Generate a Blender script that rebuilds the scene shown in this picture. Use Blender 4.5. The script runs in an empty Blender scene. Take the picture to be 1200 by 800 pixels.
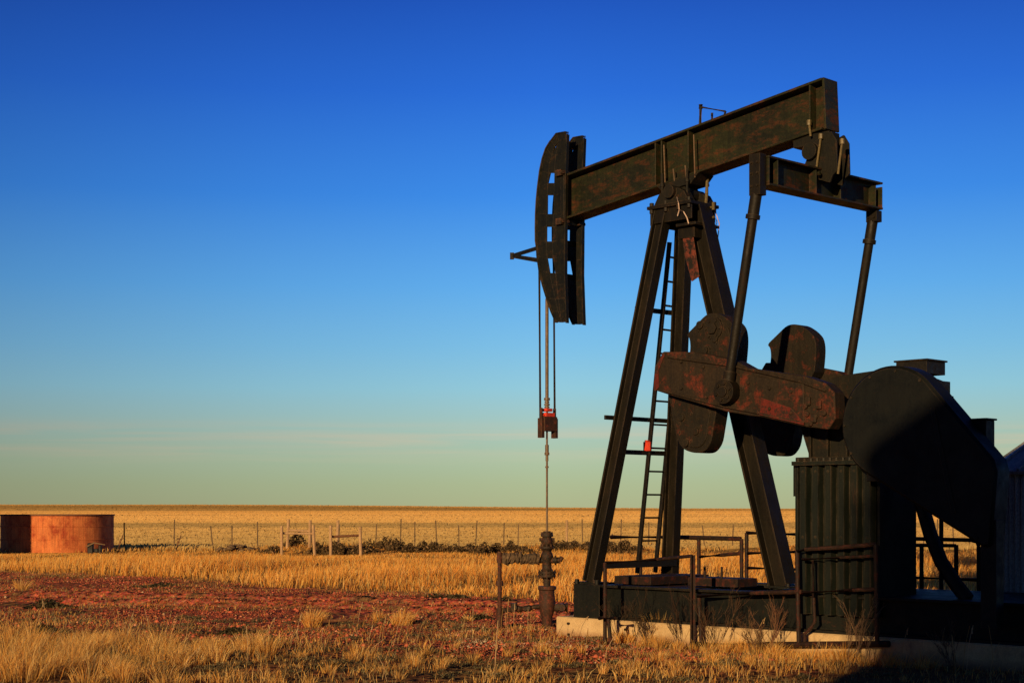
import bpy, bmesh, math, random
import numpy as np
from mathutils import Vector, Matrix
random.seed(7); rng = np.random.default_rng(7)
SC = bpy.context.scene
COL = SC.collection
R = math.radians
# ------------------------------------------------------------------ measured layout
F = 1890.0; HZ = 597.0; EYE = 1.6; C7 = math.sqrt(.5)
OX, OY = 0.477, 22.0            # foot of the polished rod = origin of the pump jack's own frame
def S(px, v):                   # distance along the pump jack for a picture column, on the plane v
    k = (px-600)/F
    return (OY*k - OX + v*C7*(k-1))/(C7*(1+k))
def ZZ(py, s, v): return EYE + (HZ-py)*(OY+(v-s)*C7)/F
def L(px, py, v):
    s = S(px, v); return Vector((s, v, ZZ(py, s, v)))
def SZ(pts, v):
    out = []
    for px, py in pts:
        p = L(px, py, v); out.append((p.x, p.z))
    return out
def W(px, py, Y): return Vector(((px-600)*Y/F, Y, EYE+(HZ-py)*Y/F))
def J2W(s, v): return (OX+(s+v)*C7, OY+(v-s)*C7)

# ------------------------------------------------------------------ node helpers / materials
def newmat(name):
    m = bpy.data.materials.new(name); m.use_nodes = True
    nt = m.node_tree; b = nt.nodes['Principled BSDF']
    return m, nt, b
def nd(nt, t, **kw):
    n = nt.nodes.new(t)
    for k, v in kw.items(): setattr(n, k, v)
    return n
def ramp(nt, fac, stops, interp='LINEAR'):
    r = nd(nt, 'ShaderNodeValToRGB'); e = r.color_ramp.elements; r.color_ramp.interpolation = interp
    while len(e) < len(stops): e.new(0.5)
    for el, (p, c) in zip(e, stops): el.position = p; el.color = (*c, 1) if len(c) == 3 else c
    nt.links.new(fac, r.inputs[0]); return r.outputs[0]
def mixc(nt, f, a, b, mode='MIX'):
    m = nd(nt, 'ShaderNodeMix', data_type='RGBA', blend_type=mode)
    for sock, val in ((m.inputs[0], f), (m.inputs[6], a), (m.inputs[7], b)):
        if hasattr(val, 'is_linked') or hasattr(val, 'links'): nt.links.new(val, sock)
        elif isinstance(val, (int, float)): sock.default_value = val
        else: sock.default_value = (*val, 1)
    return m.outputs[2]
def noise(nt, vec, scale, detail=5, rough=.6, dist=0):
    n = nd(nt, 'ShaderNodeTexNoise'); n.inputs['Scale'].default_value = scale
    n.inputs['Detail'].default_value = detail; n.inputs['Roughness'].default_value = rough
    n.inputs['Distortion'].default_value = dist
    if vec is not None: nt.links.new(vec, n.inputs['Vector'])
    return n
def mapping(nt, vec, scale=(1,1,1), loc=(0,0,0), rot=(0,0,0)):
    m = nd(nt, 'ShaderNodeMapping'); m.inputs['Scale'].default_value = scale
    m.inputs['Location'].default_value = loc; m.inputs['Rotation'].default_value = rot
    nt.links.new(vec, m.inputs['Vector']); return m.outputs[0]
def math_(nt, op, a, b=0.0, clamp=False):
    m = nd(nt, 'ShaderNodeMath', operation=op, use_clamp=clamp)
    for i, val in enumerate((a, b)):
        if isinstance(val, (int, float)): m.inputs[i].default_value = val
        else: nt.links.new(val, m.inputs[i])
    return m.outputs[0]
def metal(name, base, alt, rust, lo=.52, hi=.68, rlo=.58, rhi=.72, scale=2.2, rough=.55, stretch=(1,1,1), off=0, bump=.25, spec=.22, edge=(.13,.085,.05), ew=.6):
    m, nt, b = newmat(name)
    tc = nd(nt, 'ShaderNodeTexCoord').outputs['Object']
    v = mapping(nt, tc, stretch, (off, off*.7, off*.3))
    n1 = noise(nt, v, scale, 9, .72, .3); n2 = noise(nt, v, scale*2.6, 10, .78, .3); n3 = noise(nt, tc, 45, 3)
    a = ramp(nt, n1.outputs[0], [(lo-.12, (0,0,0)), (hi, (1,1,1))])
    r_ = ramp(nt, n2.outputs[0], [(rlo, (0,0,0)), (rhi, (1,1,1))])
    c = mixc(nt, a, base, alt)
    c = mixc(nt, r_, c, rust)
    c = mixc(nt, .55, c, ramp(nt, n3.outputs[0], [(.3, (.45,.45,.45)), (.7, (1.5,1.5,1.5))]), 'MULTIPLY')
    # rain streaks running down the steel
    v2 = mapping(nt, tc, (9, 9, .5)); n4 = noise(nt, v2, 2.5, 4)
    c = mixc(nt, .5, c, ramp(nt, n4.outputs[0], [(.35, (.55,.55,.55)), (.65, (1.35,1.3,1.2))]), 'MULTIPLY')
    # paint worn off along the edges
    if ew > 0:
        bv = nd(nt, 'ShaderNodeBevel', samples=3); bv.inputs['Radius'].default_value = .016
        gn = nd(nt, 'ShaderNodeNewGeometry'); dp = nd(nt, 'ShaderNodeVectorMath', operation='DOT_PRODUCT'); nt.links.new(bv.outputs[0], dp.inputs[0]); nt.links.new(gn.outputs['Normal'], dp.inputs[1])
        em = ramp(nt, dp.outputs['Value'], [(.72, (1,1,1)), (.97, (0,0,0))]); en = ramp(nt, n2.outputs[0], [(.42, (0,0,0)), (.6, (ew,)*3)])
        c = mixc(nt, mixc(nt, 1, em, en, 'MULTIPLY'), c, edge)
    nt.links.new(c, b.inputs['Base Color'])
    rr = ramp(nt, n2.outputs[0], [(.3, (rough-.12,)*3), (.7, (min(1, rough+.3),)*3)]); nt.links.new(rr, b.inputs['Roughness'])
    b.inputs['Specular IOR Level'].default_value = spec
    bp = nd(nt, 'ShaderNodeBump'); bp.inputs['Strength'].default_value = bump; bp.inputs['Distance'].default_value = .01
    h = math_(nt, 'ADD', n3.outputs[0], n2.outputs[0]); nt.links.new(h, bp.inputs['Height']); nt.links.new(bp.outputs[0], b.inputs['Normal'])
    return m
M = {}
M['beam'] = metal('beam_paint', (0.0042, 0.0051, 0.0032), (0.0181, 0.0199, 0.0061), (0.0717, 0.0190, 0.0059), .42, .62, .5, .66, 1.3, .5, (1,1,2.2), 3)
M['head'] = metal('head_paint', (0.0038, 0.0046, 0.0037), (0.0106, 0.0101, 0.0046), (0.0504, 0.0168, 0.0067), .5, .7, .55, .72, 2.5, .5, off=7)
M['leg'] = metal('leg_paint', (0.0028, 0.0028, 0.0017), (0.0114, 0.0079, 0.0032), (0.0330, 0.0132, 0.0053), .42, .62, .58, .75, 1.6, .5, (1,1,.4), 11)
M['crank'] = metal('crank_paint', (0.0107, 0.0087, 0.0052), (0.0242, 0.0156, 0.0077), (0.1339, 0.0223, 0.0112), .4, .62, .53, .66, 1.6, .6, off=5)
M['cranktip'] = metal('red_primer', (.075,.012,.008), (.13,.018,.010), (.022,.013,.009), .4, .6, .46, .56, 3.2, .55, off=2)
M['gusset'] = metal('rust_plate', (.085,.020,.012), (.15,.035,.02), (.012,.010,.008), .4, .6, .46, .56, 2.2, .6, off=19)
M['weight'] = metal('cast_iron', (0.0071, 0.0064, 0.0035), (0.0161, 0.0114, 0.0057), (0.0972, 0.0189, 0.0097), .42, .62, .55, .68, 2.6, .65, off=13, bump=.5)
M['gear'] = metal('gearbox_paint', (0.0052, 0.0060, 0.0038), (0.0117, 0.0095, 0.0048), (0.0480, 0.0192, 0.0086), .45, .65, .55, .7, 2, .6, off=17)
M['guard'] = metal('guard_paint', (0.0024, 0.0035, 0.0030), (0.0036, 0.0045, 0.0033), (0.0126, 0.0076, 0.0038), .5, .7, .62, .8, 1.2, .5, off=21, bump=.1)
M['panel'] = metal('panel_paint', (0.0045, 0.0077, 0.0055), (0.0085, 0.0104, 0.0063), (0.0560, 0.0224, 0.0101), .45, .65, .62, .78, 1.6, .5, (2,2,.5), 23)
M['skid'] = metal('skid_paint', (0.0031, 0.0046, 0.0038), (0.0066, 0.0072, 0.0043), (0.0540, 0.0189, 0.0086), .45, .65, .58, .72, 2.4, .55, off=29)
M['rail'] = metal('rail_rust', (0.0198, 0.0079, 0.0050), (0.0126, 0.0090, 0.0058), (0.0816, 0.0144, 0.0086), .45, .65, .5, .66, 4, .6, off=31)
M['black'] = metal('greasy_black', (0.0060, 0.0054, 0.0048), (0.0120, 0.0096, 0.0066), (0.0300, 0.0120, 0.0072), .5, .7, .6, .8, 4, .5, off=37)
M['well'] = metal('wellhead_iron', (0.0119, 0.0119, 0.0097), (0.0297, 0.0189, 0.0108), (0.1080, 0.0360, 0.0180), .4, .6, .5, .66, 6, .5, off=41, bump=.6)
M['casing'] = metal('casing_rust', (.030,.016,.010), (.060,.026,.015), (0.1760, 0.0400, 0.0240), .4, .6, .52, .66, 5, .6, off=43)
M['rod'] = metal('rod_steel', (.10,.065,.04), (.16,.11,.07), (.14,.06,.03), .4, .6, .55, .7, 3, .35, off=47, bump=.05)
M['rope'] = metal('wire_rope', (.035,.025,.018), (.06,.04,.025), (.09,.04,.02), .4, .6, .55, .7, 8, .5, off=51, ew=0)
M['red'] = metal('red_paint', (.50,.035,.018), (.65,.06,.03), (.4,.03,.02), .4, .6, .55, .75, 8, .5, off=53, bump=.1, ew=0)
M['brass'] = metal('bolt_yellow', (.075,.055,.02), (.13,.10,.04), (.09,.05,.02), .4, .6, .55, .7, 20, .4, off=57, bump=.1, ew=0)
M['white'] = metal('white_cable', (.5,.34,.27), (.6,.46,.38), (.5,.2,.12), .4, .6, .6, .75, 8, .5, off=59, bump=.05, ew=0)
M['wrap'] = metal('pipe_wrap', (.06,.045,.030), (.14,.09,.05), (.04,.035,.025), .4, .6, .5, .66, 9, .8, off=61, bump=1.0, ew=0)
M['tank'] = metal('tank_rust', (.42,.10,.032), (.62,.20,.06), (.30,.045,.02), .38, .6, .48, .66, .7, .75, (1,1,.8), 67, bump=.3, ew=0)
M['tankdark'] = metal('tank_steel', (.10,.06,.04), (.16,.08,.05), (.2,.07,.03), .4, .6, .5, .66, 1, .7, off=69, ew=0)
M['galv'] = metal('galvanised', (.30,.33,.36), (.38,.41,.44), (.24,.23,.22), .4, .6, .62, .8, 2.5, .45, (1,1,.3), 71, bump=.1, ew=0)
M['wood'] = metal('weathered_wood', (.34,.20,.10), (.46,.30,.16), (.18,.11,.06), .4, .6, .52, .7, 3, .85, (3,3,.5), 73, bump=.5, ew=0)
M['darkwood'] = metal('dark_wood', (.10,.045,.025), (.16,.07,.035), (.05,.03,.02), .4, .6, .52, .7, 3, .85, off=79, bump=.5, ew=0)
M['post'] = metal('fence_post', (.10,.07,.04), (.17,.11,.06), (.07,.05,.03), .4, .6, .52, .7, 3, .8, off=83, ew=0)
def concrete():
    m, nt, b = newmat('concrete'); tc = nd(nt, 'ShaderNodeTexCoord').outputs['Object']
    n1 = noise(nt, tc, 1.7, 8, .7); n2 = noise(nt, tc, 60, 4); n3 = noise(nt, mapping(nt, tc, (3,3,1)), 3, 6, .7)
    c = ramp(nt, n1.outputs[0], [(.3, (.34,.22,.10)), (.55, (.55,.39,.19)), (.75, (.62,.46,.25))])
    c = mixc(nt, .5, c, ramp(nt, n2.outputs[0], [(.3, (.6,.6,.6)), (.7, (1.2,1.2,1.2))]), 'MULTIPLY')
    c = mixc(nt, ramp(nt, n3.outputs[0], [(.56, (0,0,0)), (.72, (.8,.8,.8))]), c, (.22,.13,.07))
    # soil splash along the foot; doubles as painted shade for the right end
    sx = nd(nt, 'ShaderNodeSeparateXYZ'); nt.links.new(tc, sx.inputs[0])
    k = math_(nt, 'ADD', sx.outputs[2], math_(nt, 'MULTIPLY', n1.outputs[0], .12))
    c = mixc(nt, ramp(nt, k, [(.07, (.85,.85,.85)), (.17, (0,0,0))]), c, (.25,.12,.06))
    nt.links.new(c, b.inputs['Base Color']); b.inputs['Roughness'].default_value = .9
    bp = nd(nt, 'ShaderNodeBump'); bp.inputs['Strength'].default_value = .5; bp.inputs['Distance'].default_value = .01
    nt.links.new(n2.outputs[0], bp.inputs['Height']); nt.links.new(bp.outputs[0], b.inputs['Normal']); return m
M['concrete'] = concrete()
def plant_mat(name, trans=.35):
    m, nt, b = newmat(name); nt.nodes.remove(b)
    at = nd(nt, 'ShaderNodeAttribute', attribute_name='tint')
    n = noise(nt, nd(nt, 'ShaderNodeTexCoord').outputs['Object'], .5, 4)
    c = mixc(nt, .6, at.outputs['Color'], ramp(nt, n.outputs[0], [(.3, (.72,.68,.62)), (.7, (1.2,1.2,1.15))]), 'MULTIPLY')
    d = nd(nt, 'ShaderNodeBsdfDiffuse'); t = nd(nt, 'ShaderNodeBsdfTranslucent'); mx = nd(nt, 'ShaderNodeMixShader')
    nt.links.new(c, d.inputs[0]); nt.links.new(c, t.inputs[0]); mx.inputs[0].default_value = trans
    nt.links.new(d.outputs[0], mx.inputs[1]); nt.links.new(t.outputs[0], mx.inputs[2])
    nt.links.new(mx.outputs[0], nt.nodes['Material Output'].inputs[0]); return m
M['grass'] = plant_mat('dry_grass', .42); M['rock'] = plant_mat('scoria', 0.0)

# ------------------------------------------------------------------ mesh helpers
def poly_prism(bm, pts, v0, v1, axis='v'):
    """closed outline (a,z) swept from v0 to v1"""
    area = sum(pts[i][0]*pts[(i+1) % len(pts)][1]-pts[(i+1) % len(pts)][0]*pts[i][1] for i in range(len(pts)))
    if area < 0: pts = pts[::-1]
    mk = (lambda a, z, v: (a, v, z)) if axis == 'v' else (lambda a, z, v: (v, a, z))
    A = [bm.verts.new(mk(a, z, v0)) for a, z in pts]; B = [bm.verts.new(mk(a, z, v1)) for a, z in pts]
    n = len(pts); bm.faces.new(A); bm.faces.new(B[::-1])
    for i in range(n): bm.faces.new((A[i], B[i], B[(i+1) % n], A[(i+1) % n]))
def box(bm, a, b):
    x0, x1 = sorted((a[0], b[0])); y0, y1 = sorted((a[1], b[1])); z0, z1 = sorted((a[2], b[2]))
    v = [bm.verts.new(p) for p in ((x0,y0,z0),(x1,y0,z0),(x1,y1,z0),(x0,y1,z0),(x0,y0,z1),(x1,y0,z1),(x1,y1,z1),(x0,y1,z1))]
    for f in ((0,3,2,1),(4,5,6,7),(0,1,5,4),(1,2,6,5),(2,3,7,6),(3,0,4,7)): bm.faces.new([v[i] for i in f])
def frame_of(d, up=None):
    d = d.normalized(); u = up or (Vector((0,0,1)) if abs(d.z) < .9 else Vector((1,0,0)))
    x = d.cross(u).normalized(); y = x.cross(d).normalized(); return x, y
def bar(bm, p0, p1, outline, up=None):
    """sweep a closed outline [(x,y)] from p0 to p1"""
    p0 = Vector(p0); p1 = Vector(p1); x, y = frame_of(p1-p0, up)
    A = [bm.verts.new(p0+x*a+y*b) for a, b in outline]; B = [bm.verts.new(p1+x*a+y*b) for a, b in outline]
    n = len(outline); bm.faces.new(A[::-1]); bm.faces.new(B)
    for i in range(n): bm.faces.new((A[i], A[(i+1) % n], B[(i+1) % n], B[i]))
def rect(w, h): return [(-w/2,-h/2),(w/2,-h/2),(w/2,h/2),(-w/2,h/2)]
def ipro(w, h, t):   # I section, flanges at +-h/2 along y, width w along x
    return [(-w/2,-h/2),(w/2,-h/2),(w/2,-h/2+t),(t*.4,-h/2+t),(t*.4,h/2-t),(w/2,h/2-t),(w/2,h/2),(-w/2,h/2),(-w/2,h/2-t),(-t*.4,h/2-t),(-t*.4,-h/2+t),(-w/2,-h/2+t)]
def circ(r, n=12, r2=None): return [(r*math.cos(2*math.pi*i/n), (r2 or r)*math.sin(2*math.pi*i/n)) for i in range(n)]
def tube(bm, p0, p1, r, n=10): bar(bm, p0, p1, circ(r, n))
def path(bm, pts, r, n=8, closed=False, r1=None):
    pts = [Vector(p) for p in pts]; rings = []; prev = None
    for i, p in enumerate(pts):
        d = (pts[min(i+1, len(pts)-1)]-pts[max(i-1, 0)]).normalized()
        if prev is None: x, y = frame_of(d)
        else:
            x = (prev - d*prev.dot(d)).normalized(); y = d.cross(x)
        prev = x; rr = r if r1 is None else r+(r1-r)*i/(len(pts)-1)
        rings.append([bm.verts.new(p+x*(rr*math.cos(2*math.pi*k/n))+y*(rr*math.sin(2*math.pi*k/n))) for k in range(n)])
    for a, b in zip(rings, rings[1:]):
        for k in range(n): bm.faces.new((a[k], a[(k+1) % n], b[(k+1) % n], b[k]))
    bm.faces.new(rings[0][::-1]); bm.faces.new(rings[-1])
def lathe(bm, prof, c=(0,0), n=28, axis='z', fr=None):
    rings = []
    for r, z in prof:
        ring = []
        for k in range(n):
            a = 2*math.pi*k/n; rr = r*(fr(a) if fr else 1)
            p = (c[0]+rr*math.cos(a), c[1]+rr*math.sin(a), z) if axis == 'z' else (c[0]+rr*math.cos(a), z, c[1]+rr*math.sin(a))
            ring.append(bm.verts.new(p))
        rings.append(ring)
    for a, b in zip(rings, rings[1:]):
        for k in range(n): bm.faces.new((a[k], a[(k+1) % n], b[(k+1) % n], b[k]))
    bm.faces.new(rings[0][::-1]); bm.faces.new(rings[-1])
def hexbolt(bm, p, axis, r=.03, h=.03):
    p = Vector(p); bar(bm, p, p+Vector(axis)*h, circ(r, 6))
def islands(bm):
    seen = set(); out = []
    for f in bm.faces:
        if f in seen: continue
        st = [f]; seen.add(f); cur = []
        while st:
            g = st.pop(); cur.append(g)
            for v_ in g.verts:
                for h_ in v_.link_faces:
                    if h_ not in seen: seen.add(h_); st.append(h_)
        out.append(cur)
    return out
def objs(name, bm, mat, parent=None, bevel=0, smooth=False):
    bm.faces.ensure_lookup_table(); res = []
    for isl in islands(bm):
        b2 = bmesh.new(); mp = {}
        for f in isl:
            vs = []
            for v_ in f.verts:
                if v_ not in mp: mp[v_] = b2.verts.new(v_.co)
                vs.append(mp[v_])
            b2.faces.new(vs)
        res.append(obj(name, b2, mat, parent, bevel, smooth))
    bm.free(); return res
def obj(name, bm, mat, parent=None, bevel=0, smooth=False, mats=None):
    bmesh.ops.recalc_face_normals(bm, faces=bm.faces)
    me = bpy.data.meshes.new(name); bm.to_mesh(me); bm.free()
    for m_ in (mats or [mat]): me.materials.append(m_)
    if smooth:
        for p in me.polygons: p.use_smooth = True
        me.set_sharp_from_angle(angle=R(38))
    o = bpy.data.objects.new(name, me); COL.objects.link(o)
    if parent is not None: o.parent = parent
    if bevel:
        b = o.modifiers.new('bevel', 'BEVEL'); b.width = bevel; b.segments = 1; b.limit_method = 'ANGLE'; b.angle_limit = R(40)
    return o
def tag(o, label=None, cat=None, group=None, kind=None):
    if label: o['label'] = label
    if cat: o['category'] = cat
    if group: o['group'] = group
    if kind: o['kind'] = kind
    return o
def empty(name, loc, rz=0):
    o = bpy.data.objects.new(name, None); COL.objects.link(o); o.location = loc; o.rotation_euler = (0, 0, rz); o.empty_display_size = .3; return o
def B(): return bmesh.new()

# ------------------------------------------------------------------ ground height
def sm(x, a, b):
    t = np.clip((x-a)/(b-a), 0, 1); return t*t*(3-2*t)
def gz(x, y):
    x = np.asarray(x, float); y = np.asarray(y, float)
    near = sm(y, 6, 14)*(1-sm(y, 40, 60))
    h = .022*np.sin(x*1.7+y*.6)*np.sin(y*1.3-x*.4)+.014*np.sin(x*4.1+1)*np.sin(y*3.3+2)
    # wheel ruts crossing the pad
    for k in (0, 1.9):
        d = (y-(25.2+k)) + .42*(x+1.0) + .5*np.sin(x*.45)
        h = h - .08*np.exp(-(d/.18)**2) + .075*np.exp(-((d-.42)/.2)**2)
    h = h*near
    # low berm under the brush line
    h = h + .28*np.exp(-((y-60.5)/2.2)**2)*(.6+.4*np.sin(x*.7))*sm(x, -16, -8)
    # swells and the distant ridge, higher on the left
    far = sm(y, 150, 900); r = np.sqrt(x*x+y*y)
    h = h + far*1.0*np.sin(x*.004+1)*np.sin(y*.003)
    side = 1-sm(x/np.maximum(y, 1), -.22, .12)
    h = h + 7.8*sm(y, 1300, 2600)*side + 1.1*sm(y, 1500, 2600)
    h = h - .12*sm(y, 64, 80)*(1-sm(y, 400, 900))
    return h

# ------------------------------------------------------------------ ground sheet
def ground():
    def axis_pts():
        ys = [-400, -150, -60, -25, -10, 0, 6, 10, 12]; y = 13.0
        while y < 7500:
            ys.append(y); y += .16 if y < 34 else (.5 if y < 66 else y*.03)
        xs = [0.0]; x = 0.0
        while x < 6000:
            x += .2 if x < 10 else (.6 if x < 26 else x*.07); xs.append(x)
        xs = [-a for a in xs[:0:-1]]+xs; return np.array(xs), np.array(ys)
    xs, ys = axis_pts(); X, Y = np.meshgrid(xs, ys); Z = gz(X, Y); n, m = len(xs), len(ys)
    co = np.stack([X, Y, Z], -1).reshape(-1, 3)
    i = np.arange((m-1)*n).reshape(m-1, n)[:, :-1].ravel()
    f = np.stack([i, i+1, i+n+1, i+n], -1)
    me = bpy.data.meshes.new('ground'); me.from_pydata(co.tolist(), [], f.tolist())
    for p in me.polygons: p.use_smooth = True
    o = bpy.data.objects.new('ground', me); COL.objects.link(o); tag(o, 'flat prairie ground with a red scoria pad and golden fields to the horizon', None, None, 'structure')
    mt, nt, b = newmat('prairie'); me.materials.append(mt)
    tc = nd(nt, 'ShaderNodeTexCoord').outputs['Object']; sx = nd(nt, 'ShaderNodeSeparateXYZ'); nt.links.new(tc, sx.inputs[0])
    x, y = sx.outputs[0], sx.outputs[1]
    wob = noise(nt, tc, .35, 5); w = math_(nt, 'MULTIPLY', math_(nt, 'SUBTRACT', wob.outputs[0], .5), 8)
    # far edge of the pad   y + .95x - 29
    e1 = math_(nt, 'ADD', math_(nt, 'SUBTRACT', math_(nt, 'ADD', y, math_(nt, 'MULTIPLY', x, .95)), 29), math_(nt, 'MULTIPLY', w, .35))
    padfar = ramp(nt, math_(nt, 'ADD', math_(nt, 'MULTIPLY', e1, .5), .5), [(0, (1,1,1)), (1, (0,0,0))])
    e2 = math_(nt, 'ADD', math_(nt, 'SUBTRACT', math_(nt, 'ADD', y, math_(nt, 'MULTIPLY', x, .5)), 18.6), w)
    padnear = ramp(nt, math_(nt, 'ADD', math_(nt, 'MULTIPLY', e2, .35), .5), [(0, (0,0,0)), (1, (1,1,1))])
    n1 = noise(nt, tc, 1.1, 6, .65); n2 = noise(nt, tc, 14, 5, .7); n3 = noise(nt, tc, 55, 3)
    vor = nd(nt, 'ShaderNodeTexVoronoi'); vor.inputs['Scale'].default_value = 26; nt.links.new(tc, vor.inputs['Vector'])
    red = ramp(nt, n2.outputs[0], [(.3, (.14,.04,.025)), (.5, (.42,.11,.06)), (.7, (.58,.20,.12))])
    red = mixc(nt, .4, red, vor.outputs['Color'], 'OVERLAY')
    brush = ramp(nt, n3.outputs[0], [(.3, (.06,.045,.02)), (.7, (.24,.16,.07))])
    padc = mixc(nt, ramp(nt, n1.outputs[0], [(.50, (0,0,0)), (.62, (.9,.9,.9))]), red, brush)
    soil = ramp(nt, n2.outputs[0], [(.3, (.07,.045,.022)), (.7, (.30,.17,.07))])
    soil = mixc(nt, ramp(nt, n1.outputs[0], [(.45, (0,0,0)), (.6, (.7,.7,.7))]), soil, (.28,.09,.045))
    mid = mixc(nt, padnear, soil, padc)
    straw = ramp(nt, n2.outputs[0], [(.3, (.30,.15,.04)), (.7, (.58,.34,.10))])
    c = mixc(nt, padfar, straw, mid)
    # fields beyond the fence
    b1 = noise(nt, mapping(nt, tc, (.0016,.013,1)), 1, 7, .6, .4); b2 = noise(nt, mapping(nt, tc, (.012,.09,1)), 1, 6, .7)
    b3 = noise(nt, mapping(nt, tc, (.0006,.0022,1)), 1, 4, .5)
    field = ramp(nt, b1.outputs[0], [(.30, (.42,.27,.08)), (.43, (.62,.40,.13)), (.5, (.50,.33,.10)), (.57, (.78,.47,.14)), (.72, (.55,.29,.07))])
    field = mixc(nt, .65, field, ramp(nt, b2.outputs[0], [(.35, (.62,.60,.55)), (.6, (1.15,1.15,1.15))]), 'MULTIPLY')
    field = mixc(nt, .6, field, ramp(nt, b3.outputs[0], [(.4, (.75,.75,.7)), (.6, (1.25,1.15,1.0))]), 'MULTIPLY')
    farf = ramp(nt, math_(nt, 'DIVIDE', y, 100), [(.58, (0,0,0)), (.66, (1,1,1))])
    c = mixc(nt, farf, c, field)
    # haze-browned last strip
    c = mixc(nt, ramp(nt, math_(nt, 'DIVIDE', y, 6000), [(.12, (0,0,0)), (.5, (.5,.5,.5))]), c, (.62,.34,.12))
    nt.links.new(c, b.inputs['Base Color']); b.inputs['Roughness'].default_value = 1; b.inputs['Specular IOR Level'].default_value = 0
    # grass canopy scatters from upright blades: jitter the normal strongly where there is grass
    jn = noise(nt, tc, 9, 3, .7); vm = nd(nt, 'ShaderNodeVectorMath', operation='SUBTRACT'); nt.links.new(jn.outputs['Color'], vm.inputs[0]); vm.inputs[1].default_value = (.5,.5,.5)
    vs = nd(nt, 'ShaderNodeVectorMath', operation='SCALE'); nt.links.new(vm.outputs[0], vs.inputs[0])
    amt = math_(nt, 'ADD', math_(nt, 'MULTIPLY', farf, 14.0), 3.0); nt.links.new(amt, vs.inputs['Scale'])
    geo = nd(nt, 'ShaderNodeNewGeometry'); va = nd(nt, 'ShaderNodeVectorMath', operation='ADD'); nt.links.new(geo.outputs['Normal'], va.inputs[0]); nt.links.new(vs.outputs[0], va.inputs[1])
    vn = nd(nt, 'ShaderNodeVectorMath', operation='NORMALIZE'); nt.links.new(va.outputs[0], vn.inputs[0]); nt.links.new(vn.outputs[0], b.inputs['Normal'])
    return o
ground()

# ------------------------------------------------------------------ pump jack
U = R(-45)
pj = tag(empty('pump_jack', (OX, OY, 0), U), 'big dark rusty oil pump jack with raised beam and curved head, on the concrete block', 'pump jack')
def L3(px, py, v): return L(px, py, v)
ZS = .67                              # top of the skid
def beamtop(s): return 6.145+.1288*(s-.983)
def beambot(s): return beamtop(s)-.60
# walking beam
bm = B(); s0, s1 = .44, 4.54; t = .03
for zf, z0 in ((beamtop, 0), (beambot, t)):
    poly_prism(bm, [(s0, zf(s0)+z0), (s1, zf(s1)+z0), (s1, zf(s1)+z0-t), (s0, zf(s0)+z0-t)], -.15, .15)
poly_prism(bm, [(s0, beamtop(s0)-t), (s1, beamtop(s1)-t), (s1, beambot(s1)+t), (s0, beambot(s0)+t)], -.011, .011)
for s in (2.02, 2.12, 2.55, 4.36):      # web stiffeners
    for sg in (-1, 1):
        poly_prism(bm, [(s, beamtop(s)-t), (s+.02, beamtop(s+.02)-t), (s+.02, beambot(s+.02)+t), (s, beambot(s)+t)], sg*.0115, sg*.14)
for sg in (-1, 1):                     # doubler plate over the saddle
    poly_prism(bm, [(2.145, beamtop(2.145)-t-.01), (2.545, beamtop(2.545)-t-.01), (2.545, beambot(2.545)+t+.01), (2.145, beambot(2.145)+t+.01)], sg*.0115, sg*.05)
poly_prism(bm, [(s1, beamtop(s1)), (s1+.03, beamtop(s1)), (s1+.06, beambot(s1)), (s1+.03, beambot(s1))], -.14, .14)
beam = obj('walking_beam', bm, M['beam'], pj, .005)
bm = B()
for p, q in (((2.72,-.12),(2.74,-.12)), ): pass
hr0 = Vector((2.74,-.12,beamtop(2.74))); hr1 = Vector((3.02,-.02,beamtop(3.02)))
top0 = hr0+Vector((.01,0,.21)); top1 = hr1+Vector((.02,.02,.09))
path(bm, [hr0, top0], .018); path(bm, [top0, top1], .013); path(bm, [top1, hr1], .016); path(bm, [top0+Vector((0,0,-.02)), top0+Vector((0,0,.03))], .026)
hr2 = hr0+Vector((0,.24,0)); path(bm, [hr2, hr2+Vector((0,0,.18))], .015)
obj('hand_rail', bm, M['black'], beam)
bm = B()
for px, y0, y1 in ((778,170,214),(789,198,212),(803,194,209),(813,158,208)):
    a = L(px, y0, -.155); b_ = L(px+1.5, y1, -.155); bar(bm, a, b_, rect(.010, .014))
objs('bolt', bm, M['rod'], beam)
# horse head : two slotted cheek plates with rims
head = tag(empty('horse_head', (0,0,0)), None); head.parent = pj
arc = [(664,155),(653,157),(647,165),(641.5,174),(637.5,186),(634.5,200),(632,220),(630.6,235),(629.8,250),(629.5,266),(629.6,282),(630.6,300),(633,317),(637,334),(642,350),(647,365),(652.5,377.5)]
arcw = [(664,163),(656,165),(651,172),(647.5,182),(645,192),(643.5,203),(642.6,215),(642.2,229),(642,251),(641.3,266),(641.2,283),(642,303),(645,320),(648,334),(651.5,350),(655,365),(659,377.8)]
A_ = SZ(arc, -.15); I_ = SZ(arcw, -.15); back = SZ([(665,158),(663.5,200),(663,260),(662.5,320),(664.5,378.5)], -.15)
mainL = SZ([(656,165),(652,182),(650.5,203),(650,229),(649.5,251),(648.6,266),(648.3,283),(649,303),(652,320),(653.5,334),(655,350),(657,365),(659,377.8)], -.15)
inner = [I_[i] for i in (1,3,5,7,8,9,10,11,12,13,14,15,16)]
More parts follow.
